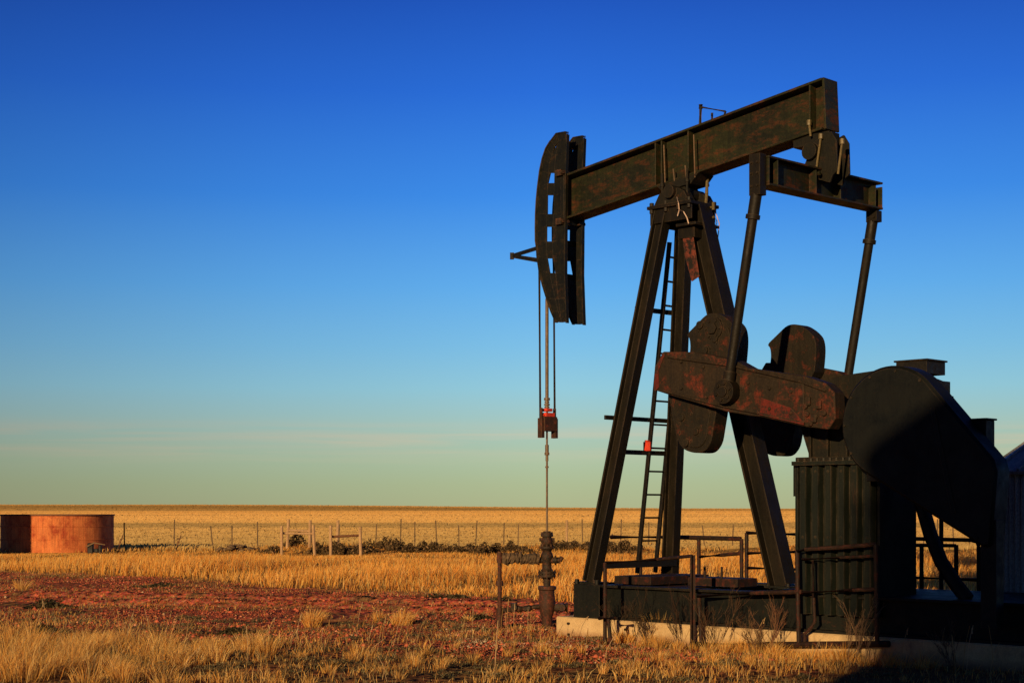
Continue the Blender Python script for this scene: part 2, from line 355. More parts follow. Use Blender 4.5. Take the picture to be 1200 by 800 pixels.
def cheek(v0, v1, name):
    bm = B()
    for i in range(len(A_)-1):
        poly_prism(bm, [A_[i], A_[i+1], I_[i+1], I_[i]], v0, v1)
    # bridges between rim and cheek (solid between slots)
    solid = [0,1,4,6,8,9,10,11]
    lp = lambda a, b, t_: (a[0]+(b[0]-a[0])*t_, a[1]+(b[1]-a[1])*t_)
    poly_prism(bm, [lp(inner[2],inner[3],.45), inner[3], mainL[3], lp(mainL[2],mainL[3],.45)], v0, v1); poly_prism(bm, [inner[2], lp(inner[2],inner[3],.45), lp(mainL[2],inner[2],.7)], v0, v1)
    for i in range(len(mainL)-1):
        if i in solid: poly_prism(bm, [inner[i], inner[i+1], mainL[i+1], mainL[i]], v0, v1)
    # main cheek quads
    bz = [back[0], back[-1]]
    for i in range(len(mainL)-1):
        def bk(z):
            pts = sorted(back, key=lambda p: p[1])
            return float(np.interp(z, [p[1] for p in pts], [p[0] for p in pts]))
        a, c = mainL[i], mainL[i+1]
        poly_prism(bm, [a, c, (bk(c[1]), c[1]), (bk(a[1]), a[1])], v0, v1)
    top = [I_[0], I_[1], mainL[0], (bk(mainL[0][1]), mainL[0][1])]
    poly_prism(bm, [(A_[0][0], A_[0][1]), I_[0], I_[1], (bk(I_[1][1]), I_[1][1]), (back[0][0]+.02, A_[0][1])][1:], v0, v1)
    # rims: outer strip and back flange stand proud
    vm = (v0+v1)/2
    for i in range(len(A_)-1):
        p, q = Vector((A_[i][0], vm, A_[i][1])), Vector((A_[i+1][0], vm, A_[i+1][1]))
        bar(bm, p, q+(q-p).normalized()*.004, rect(.05, .018), up=Vector((1,0,0)) if abs((q-p).normalized().x) < .8 else Vector((0,0,1)))
    for i in range(len(back)-1):
        p, q = Vector((back[i][0]+.009, vm, back[i][1])), Vector((back[i+1][0]+.009, vm, back[i+1][1]))
        bar(bm, p, q, rect(.055, .018), up=Vector((1,0,0)))
    return obj(name, bm, M['head'], head, .003)
ZB = A_[-1][1]
cheek(-.165, -.145, 'cheek_plate'); cheek(.17, .19, 'cheek_plate')
bm = B()
zt, zb = A_[0][1]-.12, A_[-1][1]+.1
for z in (zt, 5.2, 4.75):       # spreaders between the cheeks
    sa = np.interp(z, [p[1] for p in A_[::-1]], [p[0] for p in A_[::-1]])
    box(bm, (.30, -.144, z-.03), (.36, .169, z+.03))
for i in range(4, len(A_)-2):                       # rope tread : narrow curved plate
    p, q = Vector((A_[i][0]+.012, .03, A_[i][1])), Vector((A_[i+1][0]+.012, .03, A_[i+1][1]))
box(bm, (.41, -.17, 5.42), (.47, .17, 6.10))        # back plate bolted to the beam
objs('spreader', bm, M['head'], head, .003)
bm = B()
for zc in (5.45, 6.10):
    for v in (-.2, -.12, .12, .2): hexbolt(bm, (.47, v, zc), (1,0,0), .025, .04)
    box(bm, (.36, -.22, zc-.04), (.469, -.171, zc+.04))
objs('bolt', bm, M['well'], head)
bm = B()                                            # rope guide that sticks out in front
a = L(600, 300, 0); b_ = L(632, 290, -.1); c_ = L(634, 306, -.1); d_ = L(634, 305, .1)
for q in (b_, c_, d_): bar(bm, a, q, rect(.022, .05))
bar(bm, a+Vector((-.02,-.02,0)), a+Vector((.02,.02,0)), rect(.05, .09))
obj('rope_guide', bm, M['head'], head)
# wire ropes
sfr = [(-.045, 2.78)]
for i in range(13, 3, -1): sfr.append((min(A_[i][0]-.02, 9), A_[i][1]))
for v in (-.12, .165):
    bm = B(); pts = [(-.01, v, 2.76), (-.03, v, A_[11][1]-.1)] + [(A_[i][0]-.024, (-.155 if v < 0 else .18), A_[i][1]) for i in range(10, 1, -1)]
    path(bm, pts, .015, 8); obj('wire_rope', bm, M['rope'], pj, smooth=True)
# carrier bar, clamp, polished rod
def zr(py): return EYE+(HZ-py)*22/F
bm = B(); box(bm, (-.055,-.1,zr(505)), (.055,.15,zr(488)))
for v in (-.115, .15): box(bm, (-.04, v-.03, zr(513)), (.04, v+.03, zr(490))); tube(bm, (-.05 if 0 else 0, v, zr(490)), (0, v, zr(478)), .022)
cb = obj('carrier_bar', bm, M['casing'], pj, .004)
bm = B(); box(bm, (-.045,-.06,zr(489.5)), (.045,.11,zr(483.5))); box(bm, (-.05,-.05,zr(482)), (.05,.06,zr(478.5))); hexbolt(bm, (0,-.06,zr(486.5)), (0,-1,0), .02, .03)
obj('rod_clamp', bm, M['red'], cb, .003)
bm = B(); tube(bm, (0,0,zr(622)), (0,0,zr(470)), .014); tube(bm, (0,0,zr(478)), (0,0,zr(350)), .024)
for a, b2, r_ in ((466,469,.042),(470,472,.034),(473,475,.04),(476,478,.036),(521,530,.026),(530,533,.034),(533,540,.02),(546,548,.024)):
    tube(bm, (0,0,zr(b2)), (0,0,zr(a)), r_)
obj('polished_rod', bm, M['rod'], pj, smooth=True)
# samson post legs
def legobj(p0, p1, w, h, name='leg', tt=.022):
    bm = B(); bar(bm, p0, p1, ipro(w, h, tt), up=Vector((1,0,0)))
    return obj(name, bm, M['leg'], pj, .004)
LF0, LF1 = Vector((1.54,-.80,ZS+.02)), Vector((2.19,-.17,5.36))
RF0, RF1 = Vector((1.50,.80,ZS+.02)), Vector((2.27,.16,5.36))
RR0, RR1 = Vector((3.90,0,ZS+.02)), Vector((2.60,0,5.36))
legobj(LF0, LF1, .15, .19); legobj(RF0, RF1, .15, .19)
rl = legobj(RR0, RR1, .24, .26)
for p in (LF0, RF0, RR0):
    bm = B()
    box(bm, (p.x-.18, p.y-.13, ZS), (p.x+.18, p.y+.13, ZS+.025))
    for a in (-.14, .14):
        for b2 in (-.1, .1): hexbolt(bm, (p.x+a, p.y+b2, ZS+.025), (0,0,1), .022, .03)
    obj('foot_plate', bm, M['skid'], pj)
def onleg(a, b, z):
    t_ = (z-a.z)/(b.z-a.z); return a+(b-a)*t_
bm = B()
for py, ext, hh in ((490,.18,.055),(529,0,.06),(363,0,.06)):
    z = EYE+(HZ-py)*20.5/F
    a = onleg(LF0, LF1, z); b2 = onleg(RF0, RF1, z); d = (b2-a).normalized()
    bar(bm, a-d*(ext+.04)+Vector((-.11,0,0)), b2+Vector((-.11,0,0)), rect(.03, hh))
bar(bm, Vector((1.62,-.78,.90)), Vector((1.62,.78,.90)), rect(.05,.09)); 
z = 3.9; a = onleg(RR0, RR1, z); b2 = onleg(RF0, RF1, z)
objs('cross_brace', bm, M['black'], pj, .003)
# post cap, saddle bearing
bm = B(); box(bm, (2.02,-.29,5.38), (2.72,.29,5.42)); box(bm, (2.08,-.24,5.20), (2.70,-.215,5.379)); box(bm, (2.08,.215,5.20), (2.70,.24,5.379))
box(bm, (2.45,-.24,5.12), (2.76,.24,5.155)); box(bm, (2.42,-.16,4.98), (2.68,.16,5.119)); box(bm, (2.05,-.26,5.18), (2.078,.26,5.36))
for v in (-.25, .25):
    for s in (2.07, 2.3, 2.5, 2.67): hexbolt(bm, (s, v, 5.42), (0,0,1), .03, .045); hexbolt(bm, (s, v, 5.38), (0,0,-1), .03, .05)
obj('post_cap', bm, M['leg'], pj, .004)
bm = B()
poly_prism(bm, [(2.12,5.421),(2.68,5.421),(2.60,5.55),(2.50,5.60),(2.30,5.60),(2.20,5.55)], -.27, -.13)
poly_prism(bm, [(2.12,5.421),(2.68,5.421),(2.60,5.55),(2.50,5.60),(2.30,5.60),(2.20,5.55)], .13, .27)
bar(bm, (2.40,-.33,5.56), (2.40,.33,5.56), circ(.085, 18)); bar(bm, (2.40,-.128,5.56), (2.40,.128,5.56), circ(.13, 18))
poly_prism(bm, [(2.08,beambot(2.08)-.002),(2.74,beambot(2.74)-.002),(2.62,beambot(2.5)-.09),(2.18,beambot(2.18)-.09)], -.16, .16)
for v in (-.2, .2):
    for s in (2.2, 2.6): tube(bm, (s, v, 5.5), (s, v, 5.83), .016); hexbolt(bm, (s, v, 5.66), (0,0,1), .03, .04)
obj('saddle_bearing', bm, M['gear'], pj, .004)
bm = B(); g = L(829, 208, .1); tube(bm, g, L(827, 242, .1), .02); tube(bm, L(829,243,.1), L(836,243,.1), .014); tube(bm, L(836,237,.1), L(836,246,.1), .02); tube(bm, L(830,258,.1), L(837,254,.1), .016)
obj('grease_fitting', bm, M['brass'], pj)
for pts, vv, r_ in (([(793,231),(795,238),(796,246),(794,253)], -.34, .007), ([(796,246),(801,248),(805,255),(807,262)], -.34, .007), ([(837,238),(839,250),(843,262),(841,281)], .2, .006), ([(835,250),(840,259),(838,270),(842,285)], .2, .005)):
    bm = B(); path(bm, [L(x, y, vv+.02*i) for i, (x, y) in enumerate(pts)], r_, 6); obj('cable', bm, M['white'], pj, smooth=True)
bm = B(); poly_prism(bm, SZ([(799,268),(812,271),(820,324),(811,330),(803,300)], -.14), -.15, -.14); obj('gusset_plate', bm, M['gusset'], pj, .003)
# ladder
bm = B(); lb0, lb1 = Vector((1.40,.25,ZS+.1)), Vector((2.13,.03,5.0)); rb0, rb1 = Vector((1.40,.62,ZS+.1)), Vector((2.13,.36,5.0))
bar(bm, lb0, lb1, rect(.035,.05)); bar(bm, rb0, rb1, rect(.035,.05))
nr = 14
for i in range(nr):
    t_ = (i+.4)/nr; tube(bm, lb0.lerp(lb1, t_), rb0.lerp(rb1, t_), .014, 6)
ladder = obj('ladder', bm, M['black'], pj)
bm = B(); box(bm, (1.63,.10,2.36), (1.74,.13,2.48)); box(bm, (1.66,.09,2.481), (1.71,.14,2.50)); obj('warning_tag', bm, M['red'], ladder, .004)
# tail bearing + equalizer
bm = B()
w2 = .14
poly_prism(bm, SZ([(943,172),(946,184),(940,200),(936,204),(972,214),(975,206),(981,200),(980,164),(974,154)], -.14), -.14, -.11)
poly_prism(bm, SZ([(943,172),(946,184),(940,200),(936,204),(972,214),(975,206),(981,200),(980,164),(974,154)], -.14), .11, .14)
zt_ = beambot(4.4)
box(bm, (4.12,-.109,zt_-.13), (4.62,.109,zt_-.003)); bar(bm, (4.40,-.2,zt_-.22), (4.40,.2,zt_-.22), circ(.1, 16)); box(bm, (4.26,-.105,5.56), (4.54,.105,5.63))
tb = obj('tail_bearing', bm, M['gear'], pj, .004)
for (xa, ya, xb, yb) in ((962,160,957,196),(987,166,982,204),(948,144,950,160)):
    a, b2 = L(xa, ya, -.17), L(xb, yb, -.17); bm = B(); tube(bm, a, b2, .014); tube(bm, a-Vector((0,0,.03)), a+Vector((0,0,.03)), .028, 6); obj('bolt', bm, M['brass'], tb)
bm = B(); EZ = 5.38; ES = 4.435
bar(bm, (ES,-1.17,EZ), (ES,1.16,EZ+.03), ipro(.22, .33, .024))
for v in (-1.165, -1.0, -.25, .25, 1.0, 1.16-.018): box(bm, (ES-.105, v, EZ-.138), (ES+.105, v+.016, EZ+.14))
for v in (-.22, -.1, .1, .22): hexbolt(bm, (ES-.11, v, EZ+.1), (-1,0,0), .025, .03); hexbolt(bm, (ES+.11, v, EZ+.1), (1,0,0), .03, .03)
obj('equalizer_bar', bm, M['beam'], pj, .004)
# pitman arms
def pitman(v, pb, hexc):
    p1 = Vector((ES, v, 5.22)); bm = B()
    box(bm, (ES-.075, v-.06, 5.1), (ES+.075, v+.06, (5.56 if v < 0 else 5.235)))
    d = (pb-p1).normalized()
    tube(bm, p1, pb, .056, 16); tube(bm, p1+d*.10, p1+d*.36, .066, 16); tube(bm, p1+d*.33, p1+d*.38, .082, 16)
    pbar = p1.lerp(pb, .9); tube(bm, pbar, pb, .07, 16)
    bar(bm, pb+Vector((0,-.075,0)), pb+Vector((0,.075,0)), circ(.14, 22))
    for a in range(6): hexbolt(bm, pb+Vector((.095*math.cos(a*1.047+.3), -.075, .095*math.sin(a*1.047+.3))), (0,-1,0), .022, .025)
    bar(bm, pb+Vector((0,-.10,0)), pb+Vector((0,-.07,0)), circ(.06, 16))
    for a in (-.04, .04):
        for z in ((5.46, 5.34, 5.2) if v < 0 else (5.15,)): hexbolt(bm, (ES+a, v-.06, z), (0,-1,0), .015, .018)
    return obj('pitman_arm', bm, M['leg'], pj, .003, smooth=True)
pn = L(852, 459, -1.235); pitman(-1.235, pn, 0); pf = Vector((pn.x, 1.13, pn.z)); pitman(1.13, pf, 0)
# cranks + counterweights
ck = SZ([(768,430),(778,412),(816,412.5),(862,422),(878,431),(945,441),(968,449),(979,460),(980,490),(972,503),(946,500),(892,488),(880,487),(852,482),(790,464),(768,457)], -1.15)
wu = SZ([(811,393),(822,382),(834,369.5),(842,367.5),(850,368.5),(860,375),(868,384),(870,400),(866,440),(812,430),(816,410),(815,397)], -.85)
wl = SZ([(788,455),(791,468),(795,492),(801,518),(808,527),(820,531),(832,530),(840,519),(843,500),(848,470)], -.85)
def chaikin(pts, it=2):
    for _ in range(it):
        out = []
        for i in range(len(pts)):
            p, q = pts[i], pts[(i+1) % len(pts)]; out += [(p[0]*.78+q[0]*.22, p[1]*.78+q[1]*.22), (p[0]*.22+q[0]*.78, p[1]*.22+q[1]*.78)]
        pts = out
    return pts
wu, wl = chaikin(wu), chaikin(wl); ck_full = ck
def crank(va, vb, vf, wa, wb):
    bm = B(); poly_prism(bm, ck, va, vb)
    # raised ribs and T-slots on the outer face
    o = -1 if vf < 0 else 1; vo = va if vf < 0 else vb
    def strip(pts, th=.03):
        for a, b2 in zip(pts, pts[1:]): bar(bm, Vector((a[0], vo+o*th/2, a[1])), Vector((b2[0], vo+o*th/2, b2[1])), rect(th, .03), up=Vector((0,0,1)))
    strip(SZ([(784,418),(862,429),(940,447),(970,458)], -1.15)); strip(SZ([(780,458),(850,476),(892,484),(945,495)], -1.15))
    strip(SZ([(898,458),(898,482)], -1.15)); strip(SZ([(869,440),(869,470)], -1.15))
    for px, py in ((948,485),(958,488),(952,496),(968,484),(946,476),(872,455),(880,463)):
        p = Vector(SZ([(px,py)], -1.15)[0] + (0,)); hexbolt(bm, (p.x, vo, p.y), (0,o,0), .035, .035)
    stp = SZ([(869,437),(944,449.5),(945,496),(892,484),(869,479)], -1.15); poly_prism(bm, stp, vo, vo+o*.022)
    for q in ((949,470),(962,474),(956,490)):
        p = SZ([q], -1.15)[0]; box(bm, (p[0]-.035, vo, p[1]-.05), (p[0]+.035, vo+o*.04, p[1]+.05))
    for q in ((880,449),(905,455),(930,459),(905,479),(930,484),(800,424),(800,455),(826,430),(830,465)):
        p = SZ([q], -1.15)[0]; hexbolt(bm, (p[0], vo+o*.02 if q[0] > 869 else vo, p[1]), (0,o,0), .024, .028)
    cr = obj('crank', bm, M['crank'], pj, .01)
    bm = B(); poly_prism(bm, [(ck[0][0]+.02,ck[0][1]), (ck[1][0]+.02,ck[1][1]-.03), (ck[1][0]+.05, ck[1][1]-.02), (ck[0][0]+.07, ck[0][1]-.05), (ck[-1][0]+.08, ck[-1][1]+.03), (ck[-1][0]+.03, ck[-1][1]-.01), ck[-1]], vo, vo+o*.012)
    e = SZ([(893,486),(945,498),(944,494),(930,478),(895,466)], -1.15); poly_prism(bm, e, vo+o*.0221, vo+o*.028)
    objs('red_primer_patch', bm, M['cranktip'], cr)
    for k, wp in enumerate((wu, wl)):
        bm = B(); poly_prism(bm, wp, wa, wb)
        cx = sum(p[0] for p in wp)/len(wp); cz = sum(p[1] for p in wp)/len(wp)
        for s_ in (.86,):
            pass
        rim = [((p[0]-cx)*.8+cx, (p[1]-cz)*.8+cz) for p in wp]
        vo2 = wa if vf < 0 else wb
        poly_prism(bm, rim, vo2-.02 if vf < 0 else vo2, vo2 if vf < 0 else vo2+.02)
        for dx, dz in ((-.12,.12),(.1,-.05),(-.05,-.18)): bar(bm, (cx+dx, vo2, cz+dz), (cx+dx, vo2+o*.05, cz+dz), circ(.05, 8))
        if k == 0:
            rc_ = SZ([(845,386)], -.85)[0]; bar(bm, (rc_[0], vo2, rc_[1]), (rc_[0], vo2+o*.045, rc_[1]), circ(.13, 16)); bar(bm, (rc_[0], vo2+o*.045, rc_[1]), (rc_[0], vo2+o*.08, rc_[1]), circ(.07, 6))
            for a in range(6): hexbolt(bm, (rc_[0]+.1*math.cos(a*1.047), vo2+o*.045, rc_[1]+.1*math.sin(a*1.047)), (0,o,0), .018, .02)
        for a in range(9):
            bar(bm, (cx+.16*math.cos(a*.698), vo2, cz+.16*math.sin(a*.698)), (cx+.16*math.cos(a*.698), vo2+o*.035, cz+.16*math.sin(a*.698)), circ(.018, 6))
        obj('counterweight', bm, M['weight'], cr, .012)
crank(-1.17, -.97, -1, -.962, -.72); crank(.86, 1.04, 1, .64, .852)
# gearbox
cs, cz = SZ([(965,478)], -1.15)[0]
bm = B(); tube(bm, (cs,-.965,cz), (cs,.965,cz), .13, 18)
poly_prism(bm, [(4.62,2.42),(4.55,2.60),(4.55,2.90),(4.72,3.0),(5.1,3.09),(5.55,3.12),(5.72,3.05),(5.72,2.14),(4.72,2.14)], -.62, .62)
box(bm, (4.48,-.68,2.72), (5.78,.68,2.78))
for v in (-.66, .66):
    for s in np.arange(4.55, 5.75, .17): hexbolt(bm, (s, v, 2.78), (0,0,1), .02, .03)
for v in (-.62, .62):
    o = -1 if v < 0 else 1
    for s, r_ in ((cs, .24), (5.5, .14)): bar(bm, (s, v, cz if s == cs else 2.72), (s, v+o*.05, cz if s == cs else 2.72), circ(r_, 20))
    for s in (4.72, 4.95, 5.2): box(bm, (s, v, 2.14), (s+.03, v+o*.05, 2.70))
box(bm, (4.60,-.75,2.145), (5.8,.62,2.19)); tube(bm, (5.95,-1.2,2.5), (5.95,-.3,2.5), .07); box(bm, (5.721,-.5,2.3), (6.1,-.1,2.7))
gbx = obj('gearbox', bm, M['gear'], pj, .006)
bm = B(); a = L(1061, 426, .3); b2 = L(1097, 441, .3); box(bm, (a.x,.1,3.122), (b2.x,.5,a.z)); c3 = L(1103,446,.3); box(bm, (b2.x,.12,3.122-.25), (c3.x,.5,c3.z)); c4 = L(1107,463,.3); box(bm, (c3.x,.2,2.7), (c4.x,.5,c4.z)); box(bm, (a.x-.02,.08,a.z), (b2.x+.02,.52,a.z+.02))
obj('breather_box', bm, M['black'], pj, .004)
bm = B(); k1 = L(1141, 493, -.9); k2 = L(1160, 530, -.9); box(bm, (k1.x,-.98,1.75), (k2.x,-.80,k1.z)); box(bm, (k1.x-.02,-1.0,k1.z), (k2.x+.02,-.78,k1.z+.02))
obj('stack_box', bm, M['black'], pj, .006)
# support stand with ribbed sheet front
s_a, s_b = 4.79, 5.79
bm = B(); box(bm, (s_a,-.72,ZS+.002), (s_b,-.22,2.139)); box(bm, (s_a+.02,-.219,ZS+.002), (5.34,.6,2.138))
stand = obj('gearbox_stand', bm, M['panel'], pj, .006)
bm = B(); s_e = S(1027, -.95)
pts = []; n = 6; wd = (s_e-s_a)/n
out = [(s_a-.01,-.92)]
for i in range(n):
    x0 = s_a+i*wd; out += [(x0+.025,-.92),(x0+.045,-1.0),(x0+wd-.045,-1.0),(x0+wd-.025,-.92)]
out = out[1:]
lower = [(x, y+.012) for x, y in out]
A1 = [bm.verts.new((x, y, .45)) for x, y in out]; A2 = [bm.verts.new((x, y, 2.10)) for x, y in out]
B1 = [bm.verts.new((x, y, .45)) for x, y in lower]; B2 = [bm.verts.new((x, y, 2.10)) for x, y in lower]
for i in range(len(out)-1):
    bm.faces.new((A1[i], A1[i+1], A2[i+1], A2[i])); bm.faces.new((B1[i+1], B1[i], B2[i], B2[i+1])); bm.faces.new((A2[i], A2[i+1], B2[i+1], B2[i])); bm.faces.new((A1[i+1], A1[i], B1[i], B1[i+1]))
box(bm, (s_a-.03,-1.05,2.09), (s_e+.01,-.725,2.135)); box(bm, (s_a-.05,-.95,.67), (s_a-.012,-.75,2.09)); box(bm, (s_a-.09,-.93,1.75), (s_a-.052,-.78,2.12))
for i in range(2*n): hexbolt(bm, (s_a+(i+.5)*wd/2, -1.02, 2.135), (0,0,1), .018, .03)
for i in range(n):
    for z in (2.02, 1.3): hexbolt(bm, (s_a+(i+.5)*wd, -1.0, z), (0,-1,0), .012, .01)
obj('ribbed_panel', bm, M['panel'], pj)
bm = B(); box(bm, (s_b+.001,-.95,.45), (s_b+.03,-.2,2.2)); obj('side_panel', bm, M['guard'], stand, .006)
# belt guard
bm = B()
c0 = (6.13, 2.50); r0 = .60; c1 = (6.97, 1.80); r1 = .44
def hull(c0, r0, c1, r1, n=26):
    pts = [(c0[0]+r0*math.cos(a), c0[1]+r0*math.sin(a)) for a in np.linspace(0, 2*math.pi, n, False)]+[(c1[0]+r1*math.cos(a), c1[1]+r1*math.sin(a)) for a in np.linspace(0, 2*math.pi, n, False)]
    pts = sorted(set((round(x,5), round(y,5)) for x, y in pts))
    def half(ps):
        h = []
        for p in ps:
            while len(h) > 1 and (h[-1][0]-h[-2][0])*(p[1]-h[-2][1])-(h[-1][1]-h[-2][1])*(p[0]-h[-2][0]) <= 0: h.pop()
            h.append(p)
        return h
    lo = half(pts); up = half(pts[::-1]); return lo[:-1]+up[:-1]
def hullpts(extra):
    pts = [(c0[0]+r0*math.cos(a), c0[1]+r0*math.sin(a)) for a in np.linspace(0, 2*math.pi, 56, False)]+extra
    pts = sorted(set((round(x,5), round(y,5)) for x, y in pts))
    def half(ps):
        h = []
        for p in ps:
            while len(h) > 1 and (h[-1][0]-h[-2][0])*(p[1]-h[-2][1])-(h[-1][1]-h[-2][1])*(p[0]-h[-2][0]) <= 0: h.pop()
            h.append(p)
        return h
    lo = half(pts); up = half(pts[::-1]); return lo[:-1]+up[:-1]
H1 = hullpts(SZ([(1166,538),(1170,552),(1163,640),(1154,641)], -1.2)); poly_prism(bm, H1, -1.24, -.94)
bgd = obj('belt_guard', bm, M['guard'], pj, .03, smooth=True)
bm = B(); q_ = SZ([(1095,478),(1120,600)], -1.2); bar(bm, (q_[0][0],-1.243,q_[0][1]), (q_[1][0],-1.243,q_[1][1]), rect(.05,.008), up=Vector((0,1,0)))
obj('seam', bm, M['guard'], bgd, .002)
bm = B()
for i in range(0, len(H1), 5): 
    h_ = H1[i]; hexbolt(bm, (6.2+(h_[0]-6.2)*.93, -1.24, 2.4+(h_[1]-2.4)*.92), (0,-1,0), .014, .014)
objs('bolt', bm, M['gear'], bgd)
bm = B(); p_ = L(1149, 640, -1.2)
box(bm, (p_.x,-1.2,ZS-.25), (p_.x+.17,-1.04,1.5)); box(bm, (5.82,-1.2,1.9), (6.2,-.9,1.98))
objs('guard_bracket', bm, M['black'], pj, .004)
bm = B(); path(bm, [L(1072,560,-.6), L(1080,590,-.6), L(1090,625,-.6), L(1103,658,-.6), L(1120,684,-.6), L(1134,702,-.6)], .075, 12)
obj('hose', bm, M['black'], pj, smooth=True)
# skid
bm = B()
for v in (-.86, .86): bar(bm, (1.42, v, .46), (7.75, v, .46), ipro(.24, .42, .03))
for s in (1.55, 2.0, 3.0, 3.9, 4.8, 5.7, 6.6, 7.6): bar(bm, (s, -.74, .47), (s, .74, .47), ipro(.16, .36, .03))
box(bm, (1.40,-.98,.251), (1.419,.98,.668)); 
box(bm, (1.42,-.995,.252), (1.85,-.982,.668))
box(bm, (4.5,-.74,.655), (7.7,.74,.669))
for s in (1.44, 1.78): hexbolt(bm, (s,-.96,.67), (0,0,1), .03, .06)
obj('skid_base', bm, M['skid'], pj, .004)
bm = B(); q0 = L(806, 691, -.3); q1 = L(864, 681, -.3); box(bm, (q0.x,-.3,ZS+.0), (q1.x,.1,ZS+.10)); 
for px in (824, 844): p = L(px, 681, -.28); tube(bm, (p.x,-.25,ZS+.1), (p.x,-.25,ZS+.24), .016)
box(bm, (1.75,-.6,ZS+.001), (2.35,.55,ZS+.10)); box(bm, (2.0,-.5,.5), (2.9,.5,ZS-.02))
obj('brake_box', bm, M['rail'], pj, .004)

# ------------------------------------------------------------------ concrete foundation
cf = tag(empty('concrete_foundation', (OX, OY, 0), U), 'pale weathered concrete block under the pump jack', 'foundation')
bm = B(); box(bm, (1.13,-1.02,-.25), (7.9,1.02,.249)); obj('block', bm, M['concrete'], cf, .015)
bm = B()
for px, py in ((667,730),(667,743),(734,737),(905,762)):
    p = L(px, py, -1.02); bar(bm, (p.x,-1.021,p.z), (p.x,-1.05,p.z), circ(.016, 8))
objs('bolt', bm, M['black'], cf)

# ------------------------------------------------------------------ guard rails
def guardrail(label, posts, rails, r=.024):
    g = tag(empty('guard_rail', (0,0,0)), label, 'guard rail', 'guard rails around the pump jack')
    g.location = Vector((posts[0][0].x, posts[0][0].y, 0)); off = -g.location
    for a, b2, kind in posts:
        bm = B()
        if kind == 'L': bar(bm, a+off, b2+off, [(-.03,-.03),(.03,-.03),(.03,-.02),(-.02,-.02),(-.02,.03),(-.03,.03)])
        else: tube(bm, a+off, b2+off, r)
        obj('post', bm, M['rail'], g)
    for pts, rr in rails:
        bm = B(); path(bm, [p+off for p in pts], rr, 8); obj('rail', bm, M['rail'], g, smooth=True)
    return g
def JW(px, py, v):
    p = L(px, py, v); x, y = J2W(p.x, v); return Vector((x, y, p.z))
def down(p, z=None):
    return Vector((p.x, p.y, float(gz(p.x, p.y))-.1 if z is None else z))
v = -1.14
a1 = JW(812,650,v); a2 = JW(812,756,v)
guardrail('rusty rail frame along the near side of the block, bottom bar low over the grass', [(a1, down(a1,-.05), 'L'), (JW(819,700,v), JW(822,755,v), 'R'), (JW(934,645,v), JW(936,752,v), 'R'), (JW(1026,637.5,v), JW(1028,752,v), 'R')],
    [([JW(810,754,v), JW(900,755,v), JW(1042,754,v)], .034), ([JW(818,698,v), JW(880,694.5,v), JW(940,693,v)], .026), ([JW(940,694,v), JW(1000,691,v), JW(1028,690,v)], .022),
     ([JW(934,646,v), JW(944,643.5,v), JW(985,641,v), JW(1026,637.5,v)], .024), ([JW(940,655,v), JW(985,653,v), JW(1028,651,v)], .018), ([JW(953,656,v), JW(953.5,700,v), JW(955,728,v), JW(948,738,v), JW(943,742,v), JW(943,754,v)], .018)])
p1 = W(709,659,19.3); p2 = W(812,651.5,18.9+.2); p3 = W(868,647,20.2)
guardrail('thin sloping rail at the front corner beside the left leg foot', [(p1, down(p1), 'R'), (W(713,725,19.0), down(W(717,725,19.0)), 'R')],
    [([p1, W(770,655,19.4), JW(811,651,-1.14)], .02), ([W(702,724,19.15), W(721,724,18.95)], .022)])
v = 1.18
guardrail('dark rail behind the legs left of the rear leg', [(JW(740+10,629,v), JW(751,690,v), 'R'), (JW(819,630,v), down(JW(819,630,v), .2), 'R'), (JW(869,631,v), down(JW(869,631,v), .2), 'R')],
    [([JW(716,629,v), JW(790,629,v), JW(868,631,v)], .03), ([JW(820,652,v), JW(845,650,v), JW(869,648,v)], .024)], .026)
guardrail('dark rail behind the rear leg reaching past the gearbox stand', [(JW(875,624,v), down(JW(875,624,v), .2), 'R'), (JW(937,646,v), down(JW(937,646,v), .2), 'R'), (JW(1103,592,v), down(JW(1103,592,v), .3), 'R'), (JW(1080,638,v), down(JW(1080,638,v), .2), 'R'), (JW(1120.5,638,v), down(JW(1120.5,638,v), .2), 'R'), (JW(1147,640,v), down(JW(1147,640,v), .2), 'R')],
    [([JW(875,624,v), JW(940,626,v), JW(1075,631,v), JW(1138,632.5,v), JW(1145,634.5,v), JW(1147,640,v)], .024), ([JW(875,648,v), JW(938,646,v), JW(1020,640,v), JW(1078,638.5,v), JW(1120,639,v)], .022), ([JW(876,665,v), JW(940,667,v)], .022), ([JW(1060,676,v), JW(1147,679,v)], .024)], .026)

# ------------------------------------------------------------------ wellhead
wh = tag(empty('wellhead', (OX, OY, 0)), 'rusty wellhead stack of flanges and valves below the polished rod', 'wellhead')
pxm = 22/F
prof = [(622,4.5),(623,4.5),(623.2,6),(626,7.3),(628,7.3),(629,5.2),(632,7),(635,7),(637,6.3),(639,5.2),(640,8),(642,8),(644,6),(646,5),(648,6.5),(652,7.5),(656,6.5),(659,5),(663,5.5),(665,5.5),(667,6.5),(669,8),(669.2,10.5),(671.5,10.5),(671.7,8),(673,8),(673.2,10.5),(675.5,10.5),(676,8),(678,4.6),(686,4.2)]
bm = B(); lathe(bm, [(w_*pxm, zr(y)) for y, w_ in prof][::-1], n=20)
for z, rr in ((676.5, 9), (641, 6.8), (627, 6)):
    for a in range(8): tube(bm, (rr*pxm*math.cos(a*.785), rr*pxm*math.sin(a*.785), zr(z)-.01), (rr*pxm*math.cos(a*.785), rr*pxm*math.sin(a*.785), zr(z-(9 if z > 670 else 4))), .012, 6)
